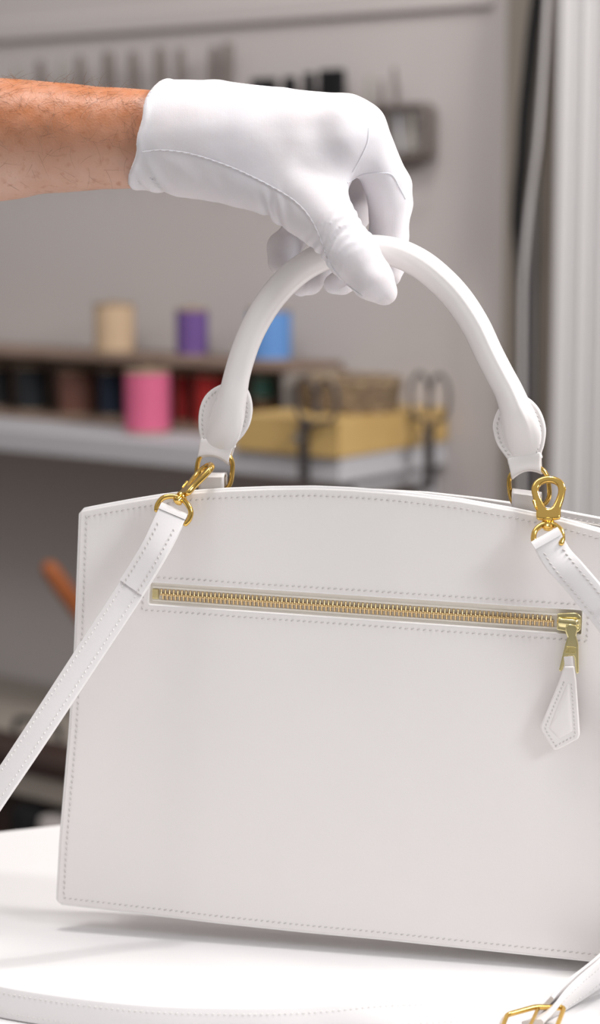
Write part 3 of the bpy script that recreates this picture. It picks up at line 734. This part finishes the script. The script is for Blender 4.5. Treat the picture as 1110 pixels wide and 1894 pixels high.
# ================================================================== SHOULDER STRAP
HPX = PX
def hook(parent, A, Dn, Sx, sc_=1.0, ringx=None, rw=25, ringd=None):
    """A: world point at the top of the hook loop, Dn: unit direction down the hook, Sx: unit sideways, units of px"""
    A = Vector(A); Dn = Vector(Dn).normalized(); Sx = Vector(Sx); Sx = (Sx-Dn*Sx.dot(Dn)).normalized(); Nz = Sx.cross(Dn)*-1
    if Nz.dot(N) < 0: Nz = -Nz
    k = HPX*sc_
    to = lambda a, b, c=0: A+Sx*a*k+Dn*b*k+Nz*c*k
    outer = [(0, 0), (13, 2.5), (24, 9), (30, 19), (31, 30), (28, 48), (23, 66), (22, 84), (12, 88), (-12, 88), (-21, 84), (-22, 66), (-27, 48), (-31, 30), (-30, 19), (-24, 9), (-13, 2.5)]
    inner = [(0, 10), (10, 12), (18, 18), (20.5, 28), (18, 42), (11, 60), (5, 68), (-3, 68), (-9, 60), (-17, 42), (-20.5, 28), (-18, 18), (-10, 12)]
    oc = [(p[0], p[1]) for p in catmull(outer, 4, closed=True)]; ic = [(p[0]*.86, 38+(p[1]-38)*.90) for p in catmull(inner, 4, closed=True)]
    v, f = plate_vf([oc, ic], 11, 4.0, 3, lambda a, b, c: to(a, b, c)); h = mesh_obj('snap_hook', v, f, 'gold', parent)
    # gate seam and thumb lever on one side
    v, f = tube([to(30.5, 27, 0), to(31.8, 27, 0)], 2.6*k, 12, up=tuple(Nz)); mesh_obj('gate_pin', v, f, 'gold', h)
    v, f = tube([to(-26, 52, 5), to(-22, 68, 5.5)], (3*k, 1.6*k), 10, up=tuple(Nz), round_ends=True); mesh_obj('gate_lever', v, f, 'gold', h)
    v, f = lathe([(9*k, 0), (11*k, 1.5*k), (11*k, 5*k), (8*k, 7*k), (6*k, 8*k), (6*k, 12*k), (9*k, 13.5*k), (10*k, 17*k), (8*k, 20*k), (3*k, 22*k)], to(0, 87), 20, Dn); mesh_obj('swivel', v, f, 'gold', h)
    Rx = Vector(ringx if ringx is not None else Sx).normalized(); Dr = Vector(ringd).normalized() if ringd is not None else Dn; Rx = (Rx-Dr*Rx.dot(Dr)).normalized()
    tr_ = lambda a, b, c=0: A+Dn*96*k+Dr*(b-96)*k+Rx*a*k*rw/25
    rg = catmull([tuple(tr_(*p)) for p in [(-24, 134), (-26, 124), (-23, 109), (-12, 98.5), (0, 95.5), (12, 98.5), (23, 109), (26, 124), (24, 134)]], 6)
    v, f = tube(rg, 5.2*k, 12, up=tuple(Nz), round_ends=True); mesh_obj('swivel_ring', v, f, 'gold', h)
    v, f = tube([tr_(-24, 131), tr_(24, 131)], 3.0*k, 10, up=tuple(Nz)); mesh_obj('ring_bar', v, f, 'gold', h)
    return tr_(0, 131)
strap = empty('shoulder_strap', GP(-60, 1850, TABLE_Z), 'narrow white leather shoulder strap clipped on with gold hooks and looping over the table', 'strap')
SWD = .0155; STH = .0028
# right hook: hangs face-on from the right ring
wR = .004
A = PL(1015, 881, -.004); Bt = PL(1014, 966, .010); barR = hook(strap, A, Bt-A, U, 1.0)
A = PL(391, 857, -.008); Bt = PL(333, 922, .008)
barL = hook(strap, A, (Bt-A), U*.72+V*.42+N*.42, 1.0, ringx=PL(345, 976, .012)-PL(290, 943, .012), rw=32, ringd=PL(314, 964, .013)-PL(332, 927, .010))

def wkeys(L): return [tuple(p)+tuple(s) for p, s in L]
def px_side(x0, y0, x1, y1, w=.01): return (PL(x1, y1, w)-PL(x0, y0, w)).normalized()
gpl = lambda x, y, z: GP(x, y, TABLE_Z+z)
# left run
sdL = px_side(300, 942, 345, 974)
tl_ = lambda v, k=.25: (v+N*k).normalized()
kL = [(barL, sdL), (PL(288, 1016, .019), tl_(px_side(262, 1003, 312, 1031))), (PL(238, 1098, .024), tl_(px_side(213, 1084, 263, 1112))), (PL(150, 1232, .036), tl_(px_side(126, 1216, 174, 1247), .33)),
      (PL(62, 1366, .049), tl_(px_side(38, 1350, 86, 1381), .42)), (PL(-25, 1496, .060), tl_(px_side(-48, 1479, -2, 1512), .5))]
end = PL(-25, 1496, .060)
sT = Vector((0, .42, .9)).normalized()
kL += [(Vector((end.x-.028, end.y+.000, TABLE_Z+.045)), Vector((-.35, .35, .75)).normalized()*-1*-1),
       (Vector((end.x-.045, end.y-.02, TABLE_Z+.014)), Vector((-.3, .5, .8)).normalized()),
       (Vector((end.x-.042, end.y-.045, TABLE_Z+.0092)), Vector((-.2, .45, .88)).normalized())]
# fix side sense so the band never flips
tabk = [(-60, 1832, .0085), (5, 1853, .008), (150, 1876, .0078), (280, 1889, .0078), (400, 1893, .0078), (500, 1893, .0078), (600, 1888, .0075), (700, 1880, .0086), (800, 1877, .0080), (880, 1880, .0068), (935, 1889, .0052)]
tS = []
for i, (x, y, z) in enumerate(tabk):
    t = max(0, (x-600)/340); s_v = Vector((.0, .20+.7*t, .96-.68*t)).normalized(); tS.append((gpl(x, y, z), s_v))
def run(name, keys, th=STH, parent=strap, m='strap', n=10):
    ks = wkeys(keys); K = [list(ks[0])]
    for q in ks[1:]:
        q = list(q)
        K.append(q)
    return ribbon(K, SWD if name != 'x' else SWD, th, n)
# sides of left run point right-down in view; those on the table point up: flip the table ones to match
kAll = kL[:6]+[(p, -s) for p, s in kL[6:]]+[(p, -s) for p, s in tS]
v, f, P, S, Nn = ribbon(wkeys(kAll), SWD, STH, 10)
band = mesh_obj('strap_band', v, f, 'strap', strap)
def rstitch(P, S, Nn, i0, i1, insetm, side, parent, **kw):
    A = []
    for sg in (-1, 1):
        path = P[i0:i1]+S[i0:i1]*sg*(SWD/2-insetm)+Nn[i0:i1]*side*(STH/2)
        A.append(stitches(path, Nn[i0:i1]*side, **kw))
    v, f = join(*A); o = mesh_obj('stitching', v, f, 'thread_light', parent); o['kind'] = 'stuff'; return o
side = 1 if Vector(Nn[5]).dot(N) > 0 else -1
rstitch(P, S, Nn, 0, len(P), .0031, side, band, spacing=10.5*PX, length=6.5*PX, r=.95*PX)
rstitch(P, S, Nn, 60, len(P), .0031, -side, band, spacing=10.5*PX, length=6.5*PX, r=.95*PX)
# doubled-over end at the left hook with its cut edge
def fold_end(P, S, Nn, side, cnt, parent, cutslant=0.0):
    K = []
    off_ = STH/2+.0003
    for i in range(0, cnt): K.append(tuple(P[i]+Nn[i]*side*off_)+tuple(S[i]))
    v, f, _, _, _ = ribbon(K, SWD*.985, .0011, 1); o = mesh_obj('strap_fold', v, f, 'strap', parent)
    i0 = 4; A = []
    for sg in (-1, 1):
        path = np.array([P[i]+S[i]*sg*(SWD/2-.0031)+Nn[i]*side*(off_+.00065) for i in range(i0, cnt)])
        A.append(stitches(path, np.array([Nn[i]*side for i in range(i0, cnt)]), spacing=10*PX, length=7*PX, r=1.15*PX))
    v, f = join(*A); q = mesh_obj('stitching', v, f, 'thread', o); q['kind'] = 'stuff'
    # wrapped nose round the ring bar
    T0 = Vector(P[0]-P[1]).normalized(); n0 = Vector(Nn[0])*side; s0 = Vector(S[0]); c0 = Vector(P[0])+n0*.0006; pts = []
    V_, F_ = [], []; NU = 5
    for th in range(-90, 91, 18):
        a = math.radians(th); q = c0+n0*math.sin(a)*.0021+T0*(math.cos(a)*.0042)
        for k in range(NU): V_.append(q+s0*(k/(NU-1)-.5)*SWD*.985)
    m = 11
    for j in range(m-1):
        for k in range(NU-1): F_.append((j*NU+k, j*NU+k+1, (j+1)*NU+k+1, (j+1)*NU+k))
    F_.append(tuple(j*NU for j in range(m))); F_.append(tuple(j*NU+NU-1 for j in range(m-1, -1, -1)))
    mesh_obj('fold_nose', V_, F_, 'strap', o)
fold_end(P, S, Nn, side, 20, band)
# right run: from the right hook down out of view, back to the buckle on the table
kR = [(barR, (px_side(985, 1024, 1037, 1000)-N*.3).normalized()), (PL(1031, 1032, .016), (px_side(1006, 1049, 1047, 1022)-N*.3).normalized()), (PL(1059, 1063, .019), px_side(1035, 1081, 1077, 1047)), (PL(1096, 1107, .021), px_side(1074, 1125, 1118, 1089)),
      (PL(1150, 1180, .022), px_side(1127, 1196, 1173, 1164))]
q = PL(1150, 1180, .016)
rb = [(Vector((q.x+.03, q.y-.01, q.z-.05)), Vector((.85, .2, .4)).normalized()), (Vector((q.x+.05, q.y-.03, q.z-.12)), Vector((.9, .4, .1)).normalized()), (Vector((q.x+.03, q.y-.035, TABLE_Z+.055)), Vector((.75, .62, -.15)).normalized())]
p1 = gpl(1165, 1752, .020); p2 = gpl(1110, 1800, .012); p3 = gpl(1060, 1838, .0088); p4 = gpl(1020, 1870, .006)
rb += [(p1, Vector((.45, .55, -.6)).normalized()), (p2, Vector((.25, .35, -.8)).normalized()), (p3, Vector((.25, .55, -.5)).normalized()), (p4, Vector((.2, .75, -.35)).normalized()), (gpl(985, 1892, .004), Vector((.1, .9, -.15)).normalized())]
v, f, P2, S2, N2 = ribbon(wkeys(kR+rb), SWD, STH, 10)
band2 = mesh_obj('strap_band', v, f, 'strap', strap)
side2 = 1 if Vector(N2[5]).dot(N) > 0 else -1
rstitch(P2, S2, N2, 0, len(P2), .0031, side2, band2, spacing=10.5*PX, length=6.5*PX, r=.95*PX)
fold_end(P2, S2, N2, side2, 34, band2)
# second layer lying against the lower right run, dark slit between them
K = []
for i in range(len(P2)-44, len(P2)-8): K.append(tuple(P2[i]-N2[i]*side2*(STH+.0012)+S2[i]*.0012)+tuple(S2[i]))
v, f, _, _, _ = ribbon(K[::3], SWD*.95, .0022, 3); mesh_obj('strap_tail', v, f, 'strap', strap)
# buckle
bq = [gpl(938, 1877, .008), gpl(1044, 1864, .008), gpl(1020, 1925, .003), gpl(915, 1940, .003)]
def bez(pts, r, n=5):
    out = []
    for i in range(len(pts)):
        a, b, c = pts[i-1], pts[i], pts[(i+1) % len(pts)]; p0 = b+(a-b).normalized()*r; p2 = b+(c-b).normalized()*r
        for k in range(n+1): t = k/n; out.append(p0*(1-t)**2+b*2*t*(1-t)+p2*t*t)
    return out
bp = [bq[0], bq[0].lerp(bq[1], .5)+Vector((0, .0015, .0016)), bq[1], bq[2], bq[2].lerp(bq[3], .5), bq[3]]
v, f = tube(bez(bp, .0022), (.0012, .0015), 12, up=(0, -.3, 1), closed=True); bk_ = mesh_obj('buckle', v, f, 'gold', strap)
v, f = tube([bq[0].lerp(bq[1], .55)+Vector((0, .001, .0012)), bq[2].lerp(bq[3], .5)+Vector((0, 0, .002))], .0009, 8, round_ends=True); mesh_obj('prong', v, f, 'gold', bk_)
# punched hole eyelet in the table run
i = int(np.argmin([np.linalg.norm(np.array(p)-np.array(tuple(gpl(566, 1889, .0078)))) for p in P]))
c = Vector(P[i]+Nn[i]*side*(STH/2)); 
v, f = lathe([(.0006, -.001), (.0006, .0002), (.0013, .0003), (.0014, 0)], c, 14, Nn[i]*side); mesh_obj('eyelet', v, f, 'thread', band)

# ================================================================== PERSON: forearm and gloved hand
person = empty('person', PL(-900, 270, WH), 'person reaching in from the left, bare hairy forearm, white cotton glove gripping the handle', 'person')
# forearm (continuous body; runs on into the cuff)
AK = [(-1500, 330, 190, 170, 0), (-1100, 300, 180, 160, 0), (-700, 270, 160, 140, 0), (-350, 262, 137, 120, 0), (-120, 259, 123, 108, 0), (5, 258, 118, 100, 0), (60, 255, 110, 95, 0), (110, 255, 105, 90, 0), (180, 256, 97, 84, 0), (240, 256, 93, 80, 0), (300, 260, 90, 76, 0), (345, 262, 78, 66, 0)]
WARM = -.022
ak = catmull([tuple(PL(x, y, WARM))+(a*PX, b*PX) for x, y, a, b, _ in AK], 10)
rr_ = ak[:, 3:5]
# tube side axis: T x up -> choose up = N so 'side' is vertical in view
v, f = tube(ak[:, :3], rr_, 48, up=tuple(N), round_ends=True)
vv = np.array([tuple(q) for q in v])
def vnoise(p, sc_, seed):
    """smooth lattice noise"""
    from mathutils import noise
    return np.array([noise.noise(Vector(q)*sc_+Vector((seed, seed*2, 0))) for q in p])
axisp = ak[:, :3]
arm_m = bpy.data.materials.new('tanned_skin'); arm_m.use_nodes = True
def skin_mat(m):
    n = m.node_tree; b = n.nodes['Principled BSDF']; L = n.links
    t = n.nodes.new('ShaderNodeTexCoord'); sp = n.nodes.new('ShaderNodeSeparateXYZ'); L.new(t.outputs['Generated'], sp.inputs[0])
    nz = n.nodes.new('ShaderNodeTexNoise'); nz.inputs['Scale'].default_value = 45; nz.inputs['Detail'].default_value = 5; L.new(t.outputs['Object'], nz.inputs['Vector'])
    ad = n.nodes.new('ShaderNodeMath'); ad.operation = 'MULTIPLY_ADD'; ad.inputs[1].default_value = .22; L.new(nz.outputs[0], ad.inputs[0]); L.new(sp.outputs[2], ad.inputs[2])
    r = n.nodes.new('ShaderNodeValToRGB'); L.new(ad.outputs[0], r.inputs[0])
    e = r.color_ramp.elements; e[0].position = .52; e[0].color = (.64, .41, .32, 1); e[1].position = .86; e[1].color = (.45, .155, .055, 1)
    q = e.new(.70); q.color = (.50, .25, .155, 1)
    # freckles
    fz = n.nodes.new('ShaderNodeTexNoise'); fz.inputs['Scale'].default_value = 210; fz.inputs['Detail'].default_value = 3; L.new(t.outputs['Object'], fz.inputs['Vector'])
    fr = n.nodes.new('ShaderNodeValToRGB'); fr.color_ramp.elements[0].position = .56; fr.color_ramp.elements[1].position = .95; L.new(fz.outputs[0], fr.inputs[0])
    mx = n.nodes.new('ShaderNodeMix'); mx.data_type = 'RGBA'; L.new(fr.outputs[0], mx.inputs[0]); L.new(r.outputs[0], mx.inputs[6]); mx.inputs[7].default_value = (.36, .12, .045, 1)
    mm = n.nodes.new('ShaderNodeMix'); mm.data_type = 'RGBA'; z2 = n.nodes.new('ShaderNodeTexNoise'); z2.inputs['Scale'].default_value = 90; L.new(t.outputs['Object'], z2.inputs['Vector'])
    r2 = n.nodes.new('ShaderNodeValToRGB'); r2.color_ramp.elements[0].position = .4; r2.color_ramp.elements[1].position = .75; r2.color_ramp.elements[1].color = (.45, .45, .45, 1); L.new(z2.outputs[0], r2.inputs[0])
    L.new(r2.outputs[0], mm.inputs[0]); L.new(mx.outputs[2], mm.inputs[6]); mm.inputs[7].default_value = (.62, .34, .24, 1); L.new(mm.outputs[2], b.inputs['Base Color'])
    b.inputs['Roughness'].default_value = .42; b.inputs['Subsurface Weight'].default_value = .25; b.inputs['Subsurface Radius'].default_value = (.006, .0025, .0015); b.inputs['Subsurface Scale'].default_value = 1
    bz = n.nodes.new('ShaderNodeTexVoronoi'); bz.inputs['Scale'].default_value = 900; L.new(t.outputs['Object'], bz.inputs['Vector'])
    bp = n.nodes.new('ShaderNodeBump'); bp.inputs['Strength'].default_value = .25; bp.inputs['Distance'].default_value = .0003; L.new(bz.outputs[0], bp.inputs['Height'])
    b2 = n.nodes.new('ShaderNodeBump'); b2.inputs['Strength'].default_value = .5; b2.inputs['Distance'].default_value = .002; L.new(nz.outputs[0], b2.inputs['Height']); L.new(bp.outputs[0], b2.inputs['Normal']); L.new(b2.outputs[0], b.inputs['Normal'])
skin_mat(arm_m)
nz_ = vnoise(vv, 28, 3)*.0012+vnoise(vv, 70, 9)*.0004
cen = axisp[np.argmin(((vv[:, None, :]-axisp[None])**2).sum(2), axis=1)]
dr = vv-cen; dr /= np.linalg.norm(dr, axis=1)[:, None]+1e-9; vv = vv+dr*nz_[:, None]
arm = mesh_obj('forearm', [Vector(q) for q in vv], f, arm_m, person)
arm_bvh = BVHTree.FromPolygons([Vector(q) for q in vv], [tuple(q) for q in f])

# ---- glove as a smooth implicit surface
def HP(x, y, dw=0.0): return np.array(tuple(PL(x, y, WH-dw)))     # dw = metres behind the handle plane
def cone(P, a, b, ra, rb):
    ab = b-a; L2 = ab.dot(ab)+1e-12; h = np.clip(((P-a)@ab)/L2, 0, 1)
    return np.linalg.norm(P-a-h[..., None]*ab, axis=-1)-(ra+(rb-ra)*h)
def smin(a, b, k):
    h = np.clip(.5+.5*(b-a)/k, 0, 1); return b*(1-h)+a*h-k*h*(1-h)
def chain(P, pts, k=.0015):
    d = None
    for (a, ra), (b, rb) in zip(pts[:-1], pts[1:]):
        c = cone(P, a, b, ra*PX, rb*PX); d = c if d is None else smin(d, c, k)
    return d
def glove_field(P):
    P = P.astype(np.float32)
    # back of the hand: metacarpals fanning from the wrist (index nearest the viewer)
    pal = chain(P, [(HP(262, 232, .006), 74), (HP(330, 226, .004), 68), (HP(480, 228, .000), 58), (HP(630, 238, -.003), 47)], .0012)
    pal = smin(pal, chain(P, [(HP(262, 226, .02), 74), (HP(400, 217, .019), 66), (HP(520, 223, .018), 58), (HP(640, 229, .016), 51)], .0012), .010)
    pal = smin(pal, chain(P, [(HP(300, 240, .03), 62), (HP(480, 232, .034), 55), (HP(620, 240, .036), 46)], .0012), .010)
    pal = smin(pal, chain(P, [(HP(320, 260, .034), 58), (HP(480, 262, .046), 52), (HP(590, 270, .052), 44)], .0012), .010)
    # heel of the hand / palm side filling
    pal = smin(pal, chain(P, [(HP(290, 290, .012), 58), (HP(400, 312, .018), 60), (HP(520, 330, .030), 52)], .0012), .012)
    pal = smin(pal, chain(P, [(HP(300, 262, -.004), 52), (HP(450, 275, -.009), 48), (HP(540, 292, -.009), 46)], .0012), .018)
    # thumb root (thenar)
    pal = smin(pal, chain(P, [(HP(275, 288, -.001), 54), (HP(360, 308, -.004), 52), (HP(450, 328, -.007), 53), (HP(540, 352, -.011), 56), (HP(585, 385, -.014), 54)], .0012), .010)
    # cuff mouth: slightly flared
    ang = None
    # index web
    pal = smin(pal, chain(P, [(HP(585, 330, -.006), 44), (HP(640, 275, -.006), 42)], .005), .014)
    thumb = chain(P, [(HP(560, 372, -.012), 56), (HP(612, 418, -.017), 49), (HP(652, 470, -.020), 46), (HP(690, 518, -.0205), 37), (HP(711, 541, -.0185), 24)], .004)
    index = chain(P, [(HP(632, 238, -.003), 46), (HP(672, 258, -.001), 44), (HP(711, 334, .007), 38), (HP(717, 360, .011), 37), (HP(716, 438, .0225), 34), (HP(724, 490, .0205), 26), (HP(724, 512, .017), 18)], .003)
    middle = chain(P, [(HP(640, 226, .016), 46), (HP(672, 236, .018), 43), (HP(723, 345, .030), 38), (HP(727, 376, .033), 36), (HP(722, 440, .033), 33), (HP(672, 500, .022), 28), (HP(632, 522, .010), 22), (HP(616, 526, .007), 18)], .003)
    ring = chain(P, [(HP(620, 240, .036), 46), (HP(648, 250, .038), 43), (HP(668, 350, .052), 37), (HP(655, 390, .052), 35), (HP(610, 470, .040), 30), (HP(572, 520, .022), 24), (HP(556, 531, .014), 18)], .003)
    pinky = chain(P, [(HP(590, 270, .052), 43), (HP(604, 300, .056), 38), (HP(590, 380, .060), 32), (HP(560, 420, .050), 31), (HP(524, 458, .028), 30), (HP(520, 484, .022), 26)], .003)
    pal = pal-.0008
    fing = np.minimum(np.minimum(index, middle), np.minimum(ring, pinky))
    d = smin(pal, fing, .005)
    # folds over the thumb: shallow creases roughly across its length
    ta = HP(600, 400, -.017); tb_ = HP(690, 518, -.0205); td = (tb_-ta); tl = np.linalg.norm(td); td /= tl
    s = (P-ta)@td; q = (P-ta)@np.array(tuple(U+V*.45))
    env = np.exp(-((s-.017)/.016)**2)
    thumb = thumb+.0011*np.exp(-((s-.013)/.012)**2)*(np.abs(np.sin(s*np.pi/.0048+q*95+.9*np.sin(q*260)))-.6)
    thumb = thumb+.00016*env*np.sin(s*2*np.pi/(.0078)+q*330+1.5*np.sin(q*210+s*120))*(.55+.45*np.sin(s*310+q*140))
    d = smin(d, thumb, .0065)
    # crumples along the palm edge near the cuff and at the thumb crease
    x = (P-HP(280, 330, 0))@np.array(tuple(U)); z = (P-HP(280, 330, 0))@np.array(tuple(V))
    env = np.exp(-((z+.006)/.012)**2)*np.exp(-((x-.012)/.026)**2)
    d = d+.0010*env*np.sin(x*2*np.pi/.014+z*300+1.3*np.sin(x*170))*(.6+.4*np.sin(x*140))
    env = np.exp(-((x-.071)/.008)**2)*np.exp(-((z+.018)/.009)**2)
    d = d+.0012*env*np.sin(x*2*np.pi/.0075+z*160)
    # soft tension folds on the back of the hand
    env = np.exp(-((x-.085)/.022)**2)*np.exp(-((z-.012)/.016)**2)
    d = d+.00015*env*np.sin((x*.8+z*.6)*2*np.pi/.017)
    d = d+.00018*np.sin(x*150+np.sin(z*130)*1.5)*np.sin(z*210+x*90)
    # knuckle crease on the index
    ia = HP(716, 338, .008); dd = np.linalg.norm(P-ia, axis=-1)
    # open cuff end
    u = (P-np.array(tuple(PL(262, 280, WARM))))@np.array(tuple(U)); zz = (P-np.array(tuple(PL(262, 280, WARM))))@np.array(tuple(V))
    fl = np.clip((.012-u)/.016, 0, 1); d = d-.0014*fl**2
    hem = u-.0052-np.where(zz > 0, zz*.13, zz*.50)+.0006*np.sin(zz*300)
    d = np.maximum(d, -(hem))
    # hollow for the arm
    arm = cone(P, ak[60, :3], ak[108, :3], 84*PX, 80*PX)
    arm2 = chain(P, [(HP(200, 256, -(WARM-WH)), 86), (HP(300, 258, -(WARM-WH)), 82)], .001)
    d = d-.0006*np.exp(-((hem-.0022)/.0014)**2)
    inner = d+.0016
    hollow = np.maximum(inner, u-.016)
    d = np.maximum(d, -hollow)
    # the handle presses into the fabric
    d = np.maximum(d, -(handle_dist(P)-.0002))
    return d
def surface_nets(fn, lo, hi, h):
    nx, ny, nz = [int(math.ceil((hi[i]-lo[i])/h))+1 for i in range(3)]
    xs = [lo[i]+h*np.arange(n_) for i, n_ in enumerate((nx, ny, nz))]
    Fd = np.empty((nx, ny, nz), dtype=np.float32)
    for i in range(0, nx, 12):
        G = np.stack(np.meshgrid(xs[0][i:i+12], xs[1], xs[2], indexing='ij'), -1); Fd[i:i+12] = fn(G)
    S = Fd < 0; cs = (nx-1, ny-1, nz-1); acc = np.zeros(cs+(3,)); cnt = np.zeros(cs)
    def cor(A, o): return A[o[0]:o[0]+cs[0], o[1]:o[1]+cs[1], o[2]:o[2]+cs[2]]
    for ax in range(3):
        o1, o2 = [a for a in range(3) if a != ax]
        for b in (0, 1):
            for c in (0, 1):
                p = [0, 0, 0]; p[o1] = b; p[o2] = c; q = list(p); q[ax] = 1
                fa_, fb_ = cor(Fd, p), cor(Fd, q); mk = cor(S, p) != cor(S, q)
                t = np.where(mk, fa_/(fa_-fb_+1e-20), 0)
                pos = np.zeros(cs+(3,)); pos[..., o1] = b; pos[..., o2] = c; pos[..., ax] = t
                acc += pos*mk[..., None]; cnt += mk
    act = cnt > 0; idx = -np.ones(cs, dtype=np.int64); idx[act] = np.arange(act.sum())
    base = np.stack(np.nonzero(act), -1)
    vt = np.array(lo)+(base+acc[act]/cnt[act][:, None])*h
    faces = []
    for ax in range(3):
        o1, o2 = [(1, 2), (2, 0), (0, 1)][ax]
        sl = [slice(1, -1)]*3; sl[ax] = slice(0, -1); a = S[tuple(sl)]
        sl2 = [slice(1, -1)]*3; sl2[ax] = slice(1, None); b = S[tuple(sl2)]
        e = np.stack(np.nonzero(a != b), -1); up = a[tuple(e.T)]
        e = e.copy()
        for k in (o1, o2): e[:, k] += 1
        def at(d1, d2):
            q = e.copy(); q[:, o1] += d1; q[:, o2] += d2; return idx[q[:, 0], q[:, 1], q[:, 2]]
        Q = np.stack([at(-1, -1), at(0, -1), at(0, 0), at(-1, 0)], 1)
        Q[~up] = Q[~up][:, ::-1]; faces.append(Q)
    return vt, np.concatenate(faces)
crn = [HP(x, y, d) for x in (225, 790) for y in (125, 585) for d in (-.045, .09)]
lo = np.min(crn, 0); hi = np.max(crn, 0)
gv, gf = surface_nets(glove_field, lo, hi, .00095)
# relax
def relax(v, f, it=2, lam=.5):
    for _ in range(it):
        a = np.zeros_like(v); c = np.zeros(len(v))
        for i in range(4):
            j = (i+1) % 4
            np.add.at(a, f[:, i], v[f[:, j]]); np.add.at(c, f[:, i], 1); np.add.at(a, f[:, j], v[f[:, i]]); np.add.at(c, f[:, j], 1)
        v = v*(1-lam)+a/np.maximum(c, 1)[:, None]*lam
    return v
gv = relax(gv, gf, 1, .5)
me = bpy.data.meshes.new('glove'); gb = wloc(person); me.from_pydata((gv-np.array(tuple(gb))).tolist(), [], gf.tolist()); me.update()
me.polygons.foreach_set('use_smooth', [True]*len(me.polygons)); me.materials.append(M['glove'])
glove = bpy.data.objects.new('glove', me); C.objects.link(glove); glove.parent = person
gbvh = BVHTree.FromPolygons([Vector(q) for q in gv], gf.tolist())
def on_glove(x, y, bvh=None):
    h_ = (bvh or gbvh).ray_cast(CAM, ray(x, y).normalized()); 
    if h_[0] is None: return None
    return (h_[0], h_[1] if h_[1].dot(ray(x, y)) < 0 else -h_[1])
def project(pts, n=10, bvh=None):
    K = catmull(pts, n); out = []
    for x, y in K:
        r = on_glove(x, y, bvh)
        if r: out.append(r)
    return out
# seam along the thumb side with its grey thread
seam = [(263, 281), (280, 279), (300, 278), (345, 283), (400, 299), (450, 319), (500, 344), (540, 368), (568, 395), (588, 430), (602, 468), (618, 498), (640, 524), (670, 547)]
pr = project(seam, 12)
if len(pr) > 4:
    v, f = tube([p for p, n_ in pr], .00045, 6, up=(0, -1, .2)); sm = mesh_obj('seam', v, f, 'glove', glove)
    sub = pr[10:int(len(pr)*.80)]
    v, f = stitches([p+n_*.0003 for p, n_ in sub], [n_ for p, n_ in sub], spacing=14*PX, length=10.5*PX, r=.75*PX, slant=6); o = mesh_obj('seam_stitching', v, f, 'seam_thread', glove); o['kind'] = 'stuff'
for sg in ([(652, 318), (668, 290), (680, 262), (682, 236)], [(643, 338), (668, 324), (700, 320), (724, 323), (738, 345), (750, 368)]):
    pr = project(sg, 10)
    if len(pr) > 3:
        v, f = tube([p for p, n_ in pr], .0004, 6, up=(0, -1, .2)); mesh_obj('seam', v, f, 'glove', glove)
# hem roll at the cuff opening
HK_ = [(284, 150), (280, 175), (274, 205), (266, 240), (262, 275), (258, 300), (248, 325), (243, 345)]
# arm hair
hv, hf = ([], [])
allp = []
for i in range(270):
    x = random.uniform(-40, 258); y = 150+abs(random.gauss(0, 1))*62 if i % 5 else random.uniform(148, 350)
    r = on_glove(x, y, arm_bvh)
    if not r: continue
    p, n_ = r; ln = random.uniform(.005, .014)
    d = (U*random.uniform(-.7, 1.0)+V*random.uniform(-1.0, .6)); d = (d-n_*d.dot(n_)).normalized(); cu = n_.cross(d)*random.uniform(-.6, .6)
    pts = [p-n_*.0002]
    for t in (.33, .66, 1): pts.append(p+d*ln*t+cu*ln*t*t+n_*(.0008*math.sin(t*2.4)+.0003))
    allp.append(tube(pts, [.00006, .00005, .00004, .00002], 4, up=tuple(n_)))
# fine hairs standing off the top edge
for i in range(46):
    x = random.uniform(5, 262); 
    for y in range(135, 180, 2):
        r = on_glove(x, y, arm_bvh)
        if r: break
    if not r: continue
    p, n_ = r; ln = random.uniform(.004, .010); d = (V*random.uniform(.15, .8)+U*random.uniform(-1, 1)).normalized()
    allp.append(tube([p, p+d*ln*.5+n_*.0003, p+d*ln+U*.0015], [.00007, .00005, .00002], 4))
v, f = join(*allp); o = mesh_obj('arm_hair', v, f, 'hair', person); o['kind'] = 'stuff'
